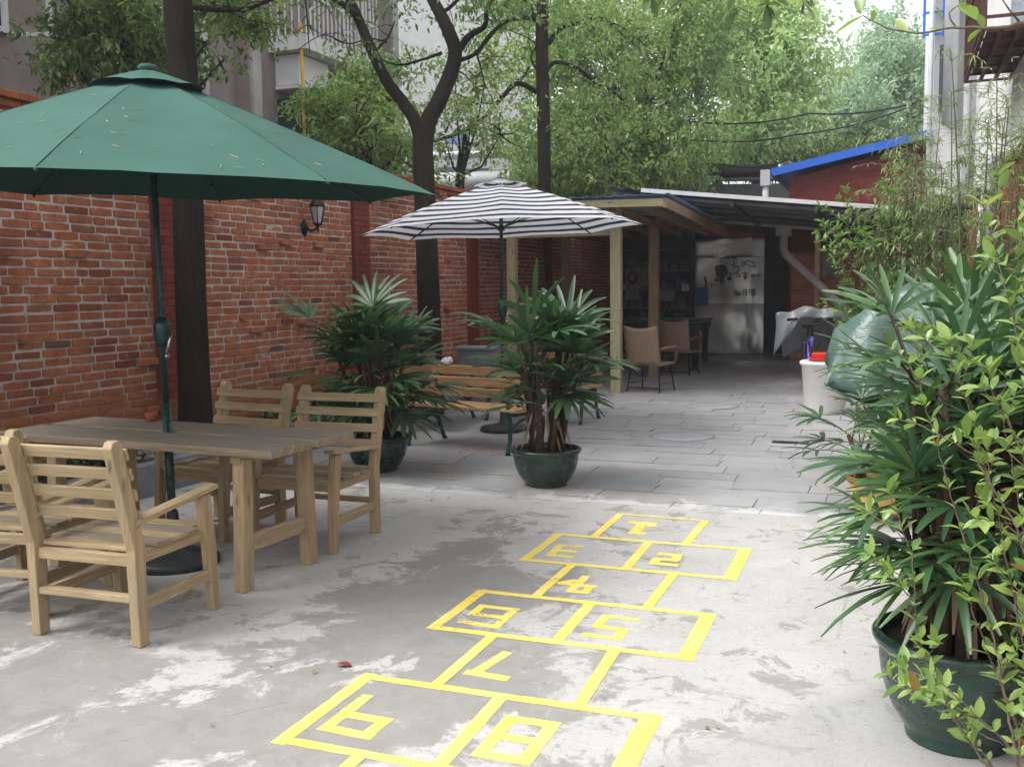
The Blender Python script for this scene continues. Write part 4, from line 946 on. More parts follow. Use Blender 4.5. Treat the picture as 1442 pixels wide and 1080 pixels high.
draw('tree_drawing', 'ink_green', [], .02, [[c(x, y) for x, y in ((220, 370), (250, 325), (330, 305), (400, 310), (450, 345), (460, 400), (470, 470), (440, 520), (400, 545), (395, 660), (320, 665), (310, 560), (240, 520), (245, 450), (215, 400))]])
draw('cloud_drawing', 'ink_blue', [[c(x, y) for x, y in q] for q in (((340, 260), (315, 215), (370, 180), (430, 165), (480, 170), (510, 205)), ((550, 190), (600, 175), (650, 215)), ((370, 270), (430, 290), (500, 300), (580, 325), (600, 290), (575, 240)),
    ((780, 350), (735, 320), (745, 265), (800, 245), (880, 240), (950, 260), (990, 340), (900, 345), (865, 315)), ((780, 290), (805, 275), (830, 295), (805, 315), (785, 305)), ((570, 360), (640, 345), (690, 365), (680, 420), (640, 460), (600, 470)), ((480, 465), (540, 480), (600, 480)))], .018)
draw('writing', 'ink_olive', [[c(x, y) for x, y in q] for q in (((690, 480), (650, 490), (640, 530), (690, 540)), ((700, 480), (705, 545)), ((730, 480), (800, 450), (870, 490)), ((770, 500), (830, 500)), ((775, 530), (835, 530), (830, 560), (780, 565), (775, 530)), ((800, 470), (800, 600)), ((920, 500), (970, 500), (965, 540), (920, 540), (920, 500)), ((980, 490), (1000, 545)), ((1020, 500), (1100, 495)), ((1050, 470), (1045, 540)), ((1020, 540), (1085, 525)), ((1045, 570), (1050, 600)),
    ((590, 800), (600, 880)), ((630, 790), (630, 880)), ((660, 840), (710, 830), (710, 890), (670, 890), (665, 840)), ((760, 780), (760, 890)), ((790, 790), (840, 790)), ((815, 780), (820, 900)), ((790, 840), (845, 835)), ((890, 780), (1005, 780)), ((890, 780), (880, 860)), ((920, 810), (985, 810), (985, 850), (915, 850), (920, 810)), ((950, 780), (955, 930)), ((900, 890), (1000, 880)),
    ((150, 650), (160, 730)), ((190, 650), (195, 720)), ((230, 660), (235, 730)), ((280, 670), (290, 730)))], .02)
draw('flower_drawing', 'ink_brown', [[c(x, y) for x, y in q] for q in (((20, 540), (60, 560), (30, 590), (60, 640), (45, 730)), ((240, 570), (280, 570), (280, 620), (240, 625), (235, 575)), ((470, 550), (520, 545), (535, 580), (500, 600), (470, 580), (520, 570)))], .035)
t2 = thing('notice_sheet', 'plain blue sheet stuck to the lower left of the silver panel', 'notice', tuple(gy(987, 418, SY-.12)))
p, q = gy(977, 405, SY-.13), gy(997, 430, SY-.13); m = MB(); m.box((p.x, SY-.135, q.z), (q.x, SY-.13, p.z)); MAT['blue_sheet'] = simple('mid_blue_plastic', (.05, .16, .36), .4); m.build('sheet', MAT['blue_sheet'], t2, True)
t = thing('red_banner', 'long thin red banner above the silver panel', 'banner', (sx0-.4, SY-.3, sz1+.1))
p, q = gy(940, 324, SY-.35), gy(1076, 335, SY-.35); m = MB(); m.prism([(p.x, p.z+.12), (p.x, p.z-.02), (q.x, q.z-.02), (q.x, q.z+.08)], 'y', .01, SY-.35); m.build('cloth', MAT['red_band'], t, True)
# glass display cabinet full of odds and ends
cx0, cx1 = gy(872, 400, 21.9).x, gy(974, 400, 21.9).x; CZ = 2.62
cab = thing('display_cabinet', 'tall glass-fronted shelf unit crammed with odds and ends left of the silver panel', 'cabinet', (cx0, 21.9, 0))
m = MB(); m.box((cx0, 22.2, 0), (cx1, 22.24, CZ)); m.build('back_panel', MAT['dark'], cab, True)
m = MB()
for x in (cx0, (cx0+cx1)/2-.1, cx1): m.box((x-.02, 21.82, 0), (x+.02, 22.19, CZ))
m.build('upright', MAT['dark'], cab, True)
MAT['slate_blue'] = simple('bluish_painted_board', (.09, .115, .13), .5)
for z in (.62, 1.02, 1.42, 1.84, 2.3):
    m = MB(); m.box((cx0+.02, 21.84, z), (cx1-.02, 22.18, z+.025)); m.build('shelf', MAT['slate_blue'], cab, True)
pal = [simple('goods_'+n_, c_, .6, bump=0) for n_, c_ in (('white', (.40, .42, .46)), ('blue', (.07, .11, .24)), ('red', (.13, .04, .04)), ('grey', (.12, .13, .15)), ('teal', (.05, .10, .10)), ('tan', (.14, .12, .10)), ('olive', (.09, .10, .05)))]
R5 = random.Random(4); k = 0
for z in (.645, 1.045, 1.445, 1.865):
    x = cx0+.06
    while x < cx1-.2:
        wd = R5.uniform(.09, .24); h = R5.uniform(.12, .30)
        m = MB(); m.box((0, 0, 0), (wd, .14, h)); m.box((.01, -.004, h*.3), (wd-.01, -.001, h*.7)) if R5.random() < .5 else m.box((.0, .0, h+.001), (wd*.6, .12, h+.03))
        o = m.build('boxed_goods', R5.choice(pal), None, bevel=.006); o.location = (x, 21.88, z)
        tag(o, 'small packet or box among the clutter on the shelves of the dark cabinet', 'box', 'boxes and packets crammed on the cabinet shelves')
        x += wd+R5.uniform(.01, .07); k += 1
# posters on the front of the cabinet
def poster(name, label, x0, y0, x1, y1, mat, Y=21.78, grp='posters and papers stuck on the cabinet front'):
    p, q = gy(x0, y0, Y), gy(x1, y1, Y); t = thing(name, label, 'poster', (p.x, Y, q.z), 0, grp); m = MB(); m.box((p.x, Y-.003, q.z), (q.x, Y, p.z)); m.build('sheet', mat, t, True); return t, p, q
MAT['paper_grey'] = simple('grey_paper', (.20, .21, .23), .6, bump=0)
t, p, q = poster('portrait_poster', 'poster of a dark-haired head on white paper, behind the posts', 880, 377, 902, 402, MAT['paper_grey'])
cxm, czm = (p.x+q.x)/2, (p.z+q.z)/2
def ell(cx_, cz_, rx, rz, Y): return [(cx_+rx*math.cos(a_), cz_+rz*math.sin(a_)) for a_ in np.linspace(0, 2*PI, 22)[:-1]], Y
MAT['hair'] = simple('printed_dark_hair', (.02, .012, .01), .6, bump=0); MAT['face'] = simple('printed_face', (.42, .25, .18), .6, bump=0)
m = MB(); e_, _ = ell(cxm, czm-.03, .125, .155, 0); m.prism(e_, 'y', .002, 21.774); m.build('hair', MAT['hair'], t, True)
m = MB(); e_, _ = ell(cxm, czm-.02, .058, .08, 0); m.prism(e_, 'y', .002, 21.771); m.build('face', MAT['face'], t, True)
poster('poster', 'white paper with scribbled dark lines, right of the head poster', 903, 377, 917, 402, MAT['paper_grey'])
poster('poster', 'plain grey-white sheet below the head poster', 881, 404, 900, 422, MAT['paper_grey'])
poster('poster', 'small white sheet on the right side of the cabinet front', 960, 400, 970, 410, MAT['paper'])
poster('poster', 'wide pale sheet low on the cabinet between the posts and the blue notice', 928, 410, 950, 424, MAT['paper_grey'])

# ------------------------------------------------------------------ timber shed (front left of the lean-to)
sh = thing('timber_shed', 'open timber shed roof on pale wooden posts left of the lean-to', 'shed', (-4.6, 15.5, 0))
p = gy(867, 553, 13.78)
def post(x, y, top, wd=.15, mat='post', dp=.13):
    m = MB(); m.beam((x, y, .0), (x, y, top), wd, dp, (0, 1, 0)); m.build('post', MAT[mat], sh, True, bevel=.006)
post(-3.70, 13.80, 2.62); post(-5.28, 13.8, 2.62, .13, 'post'); post(gx(920, 400, -3.75).x, 16.4, 2.62, .16, 'post_dark'); post(-5.35, 16.6, 2.6, .14, 'post_dark')
m = MB(); m.beam((-5.8, 13.80, 2.66), (-2.95, 13.80, 2.66), .06, .12); m.build('beam', MAT['post_dark'], sh, True)
m = MB(); zt = gy(800, 329, 13.86).z; m.beam((-5.22, 13.87, zt), (-3.77, 13.87, zt), .04, .09); m.build('tie_rail', MAT['post'], sh, True)
zf = gy(932, 285, 13.3); 
m = MB(); m.beam((-5.8, 13.3, zf.z+.04), (zf.x+.02, 13.3, zf.z-.0), .04, .10); m.build('fascia', MAT['post'], sh, True)
m = MB(); m.beam((zf.x+.045, 13.28, zf.z-.01), (zf.x+.045, 18.4, zf.z-.16), .05, .13); m.build('side_fascia', MAT['post_dark'], sh, True)
for x in np.linspace(-5.6, zf.x-.3, 6):
    m = MB(); m.beam((x, 13.33, zf.z-.02), (x, 18.4, zf.z-.17), .06, .09); m.build('rafter', MAT['post_dark'], sh, True)
for y in (14.3, 15.2, 16.1, 17.0, 17.9):
    m = MB(); z = zf.z+.045-.15*(y-13.3)/5.1; m.beam((-5.8, y, z), (zf.x+.01, y, z), .09, .03); m.build('batten', MAT['post_dark'], sh, True)
m = MB(); m.beam((-5.8, 13.25, zf.z+.115), (-5.8, 13.25, zf.z+.12), .1, .1); 
m = MB(); vs = []; n = 60
for i in range(n+1):
    x = -5.85+(zf.x+.1+5.85)*i/n
    for y, z in ((13.24, zf.z+.085), (18.45, zf.z-.065)): vs.append((x, y, z+.02+.012*math.sin(i*1.7)))
m.add(vs, [(2*i, 2*i+2, 2*i+3, 2*i+1) for i in range(n)], None, True); MAT['blue_sheet_roof'] = simple('blue_grey_roof_sheet', (.14, .22, .36), .5, .1, .2, 2); m.build('roof_sheet', MAT['blue_sheet_roof'], sh, True, solid=.004)

# ------------------------------------------------------------------ wall lantern
lp = gx(447, 300, -5.72); L = thing('wall_lantern', 'black coach lantern with frosted glass on the brick wall', 'lantern', (WX+.01, lp.y, lp.z-.05))
m = MB(); m.lathe([(.001, 0), (.05, .0), (.055, .01), (.045, .02), (.001, .022)], (0, 0, 0), 20); me_rot = m
for i, v in enumerate(m.v): m.v[i] = (v[2], v[0]*1.0, v[1]*1.55-.10)
m.build('wall_plate', MAT['iron_black'], L)
m = MB(); m.tube([(.02, 0, -.10), (.08, 0, -.135), (.14, 0, -.12), (.17, 0, -.08)], [.014, .012, .012, .014], 8); m.tube([(.17, 0, -.155), (.17, 0, -.08)], [.006, .018], 8); m.build('arm', MAT['iron_black'], L)
m = MB(); m.lathe([(.001, -.085), (.045, -.08), (.055, -.06), (.05, -.055)], (.17, 0, 0), 6); m.lathe([(.088, .11), (.095, .125), (.085, .14), (.06, .17), (.03, .195), (.012, .2), (.012, .215), (.001, .22)], (.17, 0, 0), 6)
for k in range(6):
    a = 2*PI*k/6; m.beam((.17+.048*math.cos(a), .048*math.sin(a), -.06), (.17+.085*math.cos(a), .085*math.sin(a), .115), .009, .009)
m.build('frame', MAT['iron_black'], L)
m = MB(); m.lathe([(.045, -.055), (.080, .112)], (.17, 0, 0), 6); MAT['frost'] = simple('frosted_glass', (.42, .42, .40), .4, 0, .08, 5, bump=0); m.build('glass', MAT['frost'], L)

# ------------------------------------------------------------------ armchairs and table
def make_chair(label):
    t = thing('wooden_armchair', label, 'armchair', (0, 0, 0), 0, 'pine armchairs around the table'); W = MAT['wood']
    for s in (-1, 1):
        m = MB(); m.prism([(-.295, 0), (-.235, 0), (-.232, .42), (-.345, .885), (-.365, .903), (-.395, .900), (-.412, .872), (-.302, .42)], 'x', .048, s*.268); m.build('rear_leg', W, t, bevel=.006)
        m = MB(); m.prism([(.225, 0), (.272, 0), (.262, .30), (.232, .568), (.158, .562), (.200, .30)], 'x', .046, s*.268); m.build('front_leg', W, t, bevel=.005)
        m = MB(); m.beam((s*.272, -.285, .538), (s*.272, .275, .592), .066, .022); m.build('armrest', W, t, bevel=.004)
        m = MB(); m.beam((s*.268, -.24, .175), (s*.268, .235, .175), .024, .052); m.beam((s*.252, -.24, .375), (s*.252, .215, .375), .022, .055); m.build('side_rail', W, t, bevel=.003)
    m = MB(); m.beam((-.245, -.268, .205), (.245, -.268, .205), .045, .03); m.beam((-.244, -.268, .372), (.244, -.268, .372), .03, .05); m.build('rear_rail', W, t, bevel=.003)
    m = MB(); m.beam((-.244, .212, .375), (.244, .212, .375), .022, .055); m.build('front_rail', W, t, bevel=.003)
    for i in range(5):
        y = -.215+i*.103; m = MB(); wd = .289 if i < 4 else .24; m.beam((-wd if i < 4 and i > 0 else -.24, y, .414), (wd if i < 4 and i > 0 else .24, y, .414), .088, .019); m.build('seat_slat', MAT['wood_top'] if i % 2 else W, t, bevel=.003)
    for z in (.835, .748, .655, .562):
        y = -.232-.113*(z-.42)/.465+.012; m = MB(); m.beam((-.292, y+.002, z), (.292, y+.002, z), .02, .052, (0, -.24, 1)); m.build('back_slat', W, t, bevel=.004)
    return t
c0 = make_chair('pine armchair nearest the camera, seen from behind at the near side of the table')
c0.location = (-3.255, 3.54, 0); c0.rotation_euler = (0, 0, rad(2))
dup(c0, 'pine armchair at the far left edge, half hidden by the nearest chair', (-3.98, 3.66, 0), rad(7))
dup(c0, 'pine armchair on the far right of the table, backing onto a potted palm', (-3.25, 5.10, 0), rad(181))
dup(c0, 'pine armchair on the far side of the table, beside the tree trunk', (-3.99, 5.16, 0), rad(173))
tb = thing('wooden_table', 'long weathered plank table with the green umbrella pole through its middle', 'table', (-3.68, 4.40, 0), rad(-3.5))
for yc, wd in ((-.195, .315), (.19, .33)):
    m = MB(); m.beam((-.98, yc, .719), (.93, yc+(.0), .719), wd, .041); m.build('plank', MAT['wood_top'], tb, bevel=.005)
for x in (-.62, .67):
    for y in (-.27, .265):
        m = MB(); m.beam((x, y*1.02, 0), (x, y*.94, .67), .068, .075, (0, 1, 0)); m.build('leg', MAT['wood'], tb, bevel=.004)
    m = MB(); m.beam((x, -.225, .235), (x, .225, .235), .036, .085); m.build('stretcher', MAT['wood'], tb, bevel=.003)
    m = MB(); m.beam((x, -.31, .672), (x, .31, .672), .06, .034); m.build('cross_bar', MAT['wood'], tb, bevel=.003)
t = thing('plant_pot', 'tiny red pot standing on the table just behind the umbrella pole', 'pot', (-4.12, 4.72, .741))
m = MB(); m.lathe([(.001, 0), (.028, 0), (.036, .035), (.038, .055), (.032, .055), (.028, .01), (.001, .008)], (0, 0, 0), 20); m.build('bowl', MAT['terracotta'], t)

# ------------------------------------------------------------------ umbrellas
MAT['seam'] = simple('dark_green_seam', (.02, .06, .048), .9, bump=0)
def umbrella(name, label, base, top, pole_top, Rr, ez, tilt, ang0, cmat, polemat, droop, crank=True, base_r=.26, vent_r=.3, lean=(0, 0), uvr=True, n=8, drop=.0):
    u = thing(name, label, 'umbrella', base); cx_, cy_ = base[0]+lean[0], base[1]+lean[1]
    pole = MB(); pole.tube([(0, 0, .05), (lean[0]*.3, lean[1]*.3, .9)], .0235, 14); pole.tube([(lean[0]*.3, lean[1]*.3, .88), (lean[0], lean[1], pole_top)], .019, 14); pole.build('pole', polemat, u)
    m = MB(); m.lathe([(.001, 0), (base_r, 0), (base_r, .03), (base_r-.015, .045), (base_r*.6, .06), (.08, .075), (.055, .085), (.04, .10), (.032, .28), (.028, .3), (.001, .3)], (0, 0, 0), 40); m.build('base', MAT['rubber_base'], u)
    def surf(a, r):                    # a in radians from ang0 vertices, r 0..1; octagonal with a shallow sag between ribs
        k = (a-ang0)/(2*PI/n); f = k-math.floor(k); cosr = math.cos(PI/n)/math.cos((f-.5)*2*PI/n)
        sag = math.sin(f*PI)
        rr_ = Rr*r*(cosr*(1) + (1-cosr)*0)
        rr_ *= 1-.022*sag*r
        zc = top-(top-ez)*(r**droop)-.020*sag*r*(1-r)*3+.010*mnoise.noise(Vector((a*3.1+top, r*4.5, Rr)))*r+.004*mnoise.noise(Vector((a*14, r*9, 2)))*r
        x, y = rr_*math.cos(a), rr_*math.sin(a)
        apo = Rr*r*math.cos(PI/n)
        return (lean[0]+x, lean[1]+y, zc+(tilt[0]*x+tilt[1]*y)*1.0+.012*sag*r**4), apo
    def sheet(r0, r1, nr, dz=0, wavy=0):
        m = MB(); na = n*8
        for s in range(n):
            vs = []; uv = []
            for i in range(9):
                a = ang0+2*PI*(s+i/8)/n
                for k in range(nr+1):
                    r = r0+(r1-r0)*k/nr; p_, ap = surf(a, r); wz = wavy*math.sin(i/8*PI)*(k/nr)**2
                    vs.append((p_[0], p_[1], p_[2]+dz+wz)); uv.append((i/8+s, ap))
            fs = []; us = []
            for i in range(8):
                for k in range(nr):
                    q = (i*(nr+1)+k, i*(nr+1)+k+1, (i+1)*(nr+1)+k+1, (i+1)*(nr+1)+k); fs.append(q); us.append([uv[j] for j in q])
            m.add(vs, fs, us, True)
        return m
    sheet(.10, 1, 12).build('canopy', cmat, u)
    sheet(.015, vent_r, 5, .03, .022).build('vent_flap', cmat, u)
    m = MB(); tz = top+.035; m.lathe([(.001, -.02), (.045, -.018), (.05, .0), (.045, .012), (.02, .018), (.001, .02)], (lean[0], lean[1], tz), 20); m.build('finial', cmat if n == 8 and crank else polemat, u)
    hubz = pole_top-.42
    for k in range(n):
        a = ang0+2*PI*k/n; pts = [Vector(surf(a, r)[0])-Vector((0, 0, .010)) for r in (.03, .25, .5, .75, .995)]
        m = MB(); m.tube(pts, [.008]*5, 6); rib = m.build('rib', polemat, u)
        m = MB(); m.tube([(lean[0], lean[1], hubz), pts[2]-Vector((0, 0, .008))], .006, 6); m.build('strut', polemat, rib)
        m = MB(); m.lathe([(.001, -.008), (.008, -.006), (.009, .004), (.001, .008)], tuple(pts[-1]), 8); m.build('tip', polemat, rib)
        if crank and cmat == MAT['canvas_green']: m = MB(); m.tube([Vector(surf(a, r)[0])+Vector((0, 0, .0008)) for r in (.12, .3, .5, .7, .85, .99)], .0022, 5); m.build('seam', MAT['seam'], rib)
    m = MB(); m.lathe([(.02, -.03), (.04, -.02), (.04, .02), (.02, .03)], (lean[0], lean[1], hubz), 14); m.lathe([(.02, -.03), (.035, -.02), (.035, .02)], (lean[0], lean[1], top-.04), 14); m.build('hub', polemat, u)
    if crank:
        lx, ly = lean[0]*.5, lean[1]*.5; m = MB(); m.lathe([(.001, -.085), (.03, -.08), (.044, -.04), (.048, .0), (.044, .045), (.03, .075), (.001, .08)], (lx, ly, 1.29), 18); cb = m.build('crank_box', polemat, u)
        m = MB(); m.tube([(lx+.045, ly-.02, 1.27), (lx+.085, ly-.03, 1.275), (lx+.05, ly-.04, 1.17)], .007, 6); m.tube([(lx+.05, ly-.04, 1.17), (lx+.075, ly-.05, 1.155)], .012, 8); m.build('crank_handle', MAT['chrome'], cb)
    return u
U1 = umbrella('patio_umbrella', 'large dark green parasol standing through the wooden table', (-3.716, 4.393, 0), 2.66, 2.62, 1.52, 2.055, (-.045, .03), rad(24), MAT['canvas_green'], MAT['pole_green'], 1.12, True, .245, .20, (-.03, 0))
U2 = umbrella('patio_umbrella', 'navy and white striped parasol over the benches', (-3.86, 9.78, 0), 2.60, 2.55, 1.48, 2.11, (0.03, -.0), rad(67), MAT['canvas_striped'], MAT['pole_green'], 1.25, True, .25, .19, (.0, 0))
# fallen seed stalks on the green canopy
lit = MB(); R9 = random.Random(8)
for i in range(95):
    a = R9.random()*2*PI; r = math.sqrt(R9.uniform(.04, .95)); n = 8
    k = (a-rad(24))/(2*PI/n); f = k-math.floor(k); cosr = math.cos(PI/n)/math.cos((f-.5)*2*PI/n); sag = math.sin(f*PI)
    rr_ = 1.52*r*cosr*(1-.022*sag*r); x, y = rr_*math.cos(a), rr_*math.sin(a); z = 2.66-(2.66-2.055)*(r**1.12)-.06*sag*r*(1-r)+(-.045*x+.03*y)+.012*sag*r**4+.006
    d = R9.random()*PI; L_ = R9.uniform(.008, .028); dr = Vector((math.cos(d), math.sin(d), -.38*(math.cos(d)*math.cos(a)+math.sin(d)*math.sin(a)))).normalized()
    c_ = Vector((-3.746+x, 4.393+y, z)); lit.beam(c_-dr*L_, c_+dr*L_, .0022, .0022)
MAT['straw'] = simple('dry_straw', (.42, .40, .18), .8, bump=0)
tag(lit.build('fallen_stalks', MAT['straw']), 'dry seed stalks scattered over the green parasol canopy', 'plant litter', None, 'stuff')

# ------------------------------------------------------------------ benches
def make_bench(label, Lb):
    t = thing('park_bench', label, 'bench', (0, 0, 0), 0, 'slatted park benches with green iron legs'); G = MAT['iron_green']; W = MAT['wood_bench']
    for s in (-1, 1):
        x = s*(Lb/2-.05); m = MB()
        m.tube([(x, -.27, 0), (x, -.255, .03), (x, -.225, .12), (x, -.215, .25), (x, -.23, .36), (x, -.25, .42), (x, -.245, .55), (x, -.20, .60), (x, -.10, .615), (x, .08, .60), (x, .20, .60)], [.026, .020, .019, .022, .022, .02, .018, .018, .018, .018, .016], 8)
        m.tube([(x, .33, 0), (x, .31, .03), (x, .255, .14), (x, .22, .26), (x, .20, .38), (x, .215, .55), (x, .27, .80)], [.028, .021, .019, .02, .022, .02, .014], 8)
        m.tube([(x, -.235, .36), (x, -.1, .35), (x, .1, .345), (x, .2, .365)], [.018]*4, 8)
        m.tube([(x, -.22, .2), (x, -.1, .27), (x, .0, .30), (x, .12, .27), (x, .23, .2)], [.012]*5, 6)
        m.build('iron_leg', G, t)
    for y in (-.225, -.125, -.025, .075, .165):
        m = MB(); m.beam((-Lb/2-.04, y, .40+(0.005 if y < 0 else -.005)), (Lb/2+.04, y, .40+(0.005 if y < 0 else -.005)), .088, .028); m.build('seat_slat', W, t, bevel=.005)
    for y, z in ((.195, .50), (.215, .60), (.24, .71)):
        m = MB(); m.beam((-Lb/2-.04, y, z), (Lb/2+.04, y, z), .026, .09, (0, -.22, 1)); m.build('back_slat', W, t, bevel=.005)
    return t
b0 = make_bench('slatted bench with green iron legs, left bench directly behind the two palms', 1.25)
b0.location = (-3.74, 8.66, 0); b0.rotation_euler = (0, 0, rad(-12))
dup(b0, 'slatted bench with green iron legs at the right, beside the shed post', (-3.76, 10.72, 0), rad(-4))
dup(b0, 'slatted bench with green iron legs standing sideways near the wall', (-4.78, 10.05, 0), rad(96))
t = thing('tissue', 'crumpled white tissue lying on top of the bench back behind the left palm', 'tissue', (-4.15, 9.0, .76))
m = MB(); rock(m, (0, 0, .03), .06); rock(m, (.03, .0, .05), .035); m.build('paper', MAT['paper'], t)

# ------------------------------------------------------------------ potted lady palms
def pot(t, r, h, mat, n=44):
    m = MB(); m.lathe([(.001, 0), (r*.60, 0), (r*.61, h*.035), (r*.59, h*.07), (r*.66, h*.14), (r*.76, h*.26), (r*.85, h*.42), (r*.905, h*.58), (r*.93, h*.72), (r*.935, h*.80), (r*.95, h*.85), (r*.99, h*.88), (r*1.02, h*.92), (r*1.025, h*.955), (r*1.0, h*.985), (r*.96, h), (r*.92, h*.985), (r*.90, h*.9), (r*.88, h*.6), (r*.7, h*.3)], (0, 0, 0), n); m.build('pot', mat, t)
    m = MB(); m.disc((0, 0, h*.86), r*.90, 28, .01); m.build('pot_soil', MAT['soil'], t)
def palm(name, label, loc, r, h, stems, ht, lean, mat, seed, seglen=(.24, .34), segw=.034, fmin=5, lowf=.35, potmat='glaze', spread=1.0, dead=14, nf=(4, 7), pet=(.16, .34), group='lady palms in green glazed pots', cat='potted plant', rb=1.0):
    R = random.Random(seed); t = thing(name, label, cat, loc, 0, group); pot(t, r, h, MAT[potmat]); cn = MB(); lf = MB(); dd = MB()
    for s in range(stems):
        a = R.random()*2*PI; q = r*.52*rb**.5*math.sqrt(R.random()); b = Vector((q*math.cos(a), q*math.sin(a), h*.84)); H_ = ht*R.uniform(.45, 1.0)*(1-.18*q/r)
        ld = Vector((math.cos(a), math.sin(a), 0))*lean*R.uniform(.2, 1)*(q/(r*.6))+Vector((R.uniform(-.04, .04), R.uniform(-.04, .04), 0))
        pts = [b+ld*((k/6)**1.4)+Vector((0, 0, H_*k/6)) for k in range(7)]; rr_ = R.uniform(.009, .017)*(1+r)
        cn.tube(pts, [rr_*(1.25-.09*k) for k in range(7)], 7)
        for k in range(R.randint(*nf)):
            u = R.uniform(lowf, 1.0) if k else 1.0; i = min(5, int(u*6)); o = pts[i].lerp(pts[i+1], u*6-i) if i < 6 else pts[6]
            az = R.random()*2*PI; el = R.uniform(.15, 1.0) if u < .85 else R.uniform(.5, 1.35)
            if u < .6: el = R.uniform(-.15, .6)
            d = Vector((math.cos(az)*math.cos(el), math.sin(az)*math.cos(el), math.sin(el))); d = (d+ld*1.2).normalized(); pl = R.uniform(*pet)
            pp = [o]; dd_ = d.copy()
            for _ in range(4): pp.append(pp[-1]+dd_*pl/4); dd_ = (dd_+Vector((0, 0, -.11))).normalized()
            cn.tube(pp, [.0045, .004, .0035, .003, .003], 5, False)
            tip = pp[-1]; nseg = R.randint(fmin, fmin+5); sx = dd_.cross(Vector((0, 0, 1)))
            if sx.length < .05: sx = Vector((1, 0, 0))
            sx.normalize(); nr = sx.cross(dd_).normalized(); fan = R.uniform(1.0, 1.45); tw = R.uniform(-.35, .35)
            sx = (sx*math.cos(tw)+nr*math.sin(tw)).normalized(); nr = sx.cross(dd_).normalized(); Ls = R.uniform(*seglen)*spread
            for j in range(nseg):
                th = (j/(nseg-1)*2-1)*fan; dj = dd_*math.cos(th)+sx*math.sin(th)+nr*R.uniform(-.05, .16)
                LL = Ls*(1-.22*abs(th)/fan)*R.uniform(.88, 1.08); (lf).strip(tip, dj, nr, LL, segw*R.uniform(.75, 1.2), R.uniform(.25, .75), 5, .35, .35, .3)
    for k in range(dead):
        a = R.random()*2*PI; q = r*.45; b = Vector((q*math.cos(a), q*math.sin(a), h+R.uniform(.1, .38))); dd.strip(b, (math.cos(a)*.4, math.sin(a)*.4, -1), (math.cos(a), math.sin(a), .3), R.uniform(.12, .3), .022, .1, 3)
    cn.build('stems', MAT['cane'], t); lf.build('leaves', mat, t); dd.build('dead_leaves', MAT['straw_dead'], t); return t
MAT['straw_dead'] = simple('dead_palm_sheath', (.20, .145, .09), .9, 0, .4, 10)
palm('potted_palm', 'lady palm in green bowl in the middle of the yard, in front of the benches', (-2.47, 7.13, 0), .268, .29, 20, .98, .24, MAT['palm'], 31, (.34, .46), .044, 5, .55, nf=(2, 4), pet=(.10, .24), dead=30)
palm('potted_palm', 'lady palm in green bowl just behind the armchair, against the brick wall', (-4.02, 7.30, 0), .27, .30, 22, 1.0, .36, MAT['palm'], 35, (.30, .42), .044, 5, .36, nf=(3, 5))
palm('potted_palm', 'big lady palm in green bowl filling the right foreground', (.225, 3.50, 0), .268, .36, 34, 1.0, .17, MAT['palm_big'], 44, (.24, .36), .024, 5, .40, nf=(3, 5), dead=26, pet=(.10, .24), rb=1.3)
palm('potted_palm', 'lady palm standing behind the big one, taller, against the tarpaulin', (.46, 4.55, 0), .27, .34, 20, 1.04, .24, MAT['palm_big'], 48, (.34, .48), .036, 5, .35, nf=(4, 6), pet=(.1, .24))
t = palm('potted_palm', 'small palm in a yellow and terracotta pot low behind the big palm', (-.06, 6.72, 0), .20, .27, 6, .35, .12, MAT['palm'], 52, (.2, .28), .028, 5, .2, 'yellow_glaze', group='lady palms in green glazed pots')
del t['group']
m = MB(); m.lathe([(.108, -.0), (.128, .02), (.142, .075), (.132, .08)], (0, 0, 0), 40); m.build('pot_foot', MAT['terracotta'], t); m = MB(); m.lathe([(.198, .235), (.212, .25), (.212, .275), (.196, .28)], (0, 0, 0), 40); m.build('pot_rim', MAT['terracotta'], t)

# ------------------------------------------------------------------ lime shrub in the right foreground
def shrub(name, label, base, paths, leaf, mat, seed, asp, every, sub, subL, r0=.006, tuft=(3, 5), cat='shrub'):
    R = random.Random(seed); P = []
    for pts in paths:
        pts = [Vector(p) for p in pts]; P.append((pts, r0))
        for _ in range(sub):
            i = R.randrange(1, len(pts)); u = R.random(); o = pts[i-1].lerp(pts[i], u); ax = (pts[i]-pts[i-1]).normalized()
            d = (ax*.6+Vector((R.uniform(-1, 1), R.uniform(-1, 1), R.uniform(-.3, .8)))).normalized(); L_ = subL*R.uniform(.4, 1.1); q = [o]
            for _ in range(3): q.append(q[-1]+d*L_/3); d = (d+Vector((R.uniform(-.3, .3), R.uniform(-.3, .3), R.uniform(-.1, .3)))).normalized()
            P.append((q, r0*.5))
    t = twig_branch(name, label, P, leaf, mat, seed, every, asp, cat=cat, tuft=tuft); return t
A = lambda l: [at(x, y, d) for x, y, d in l]
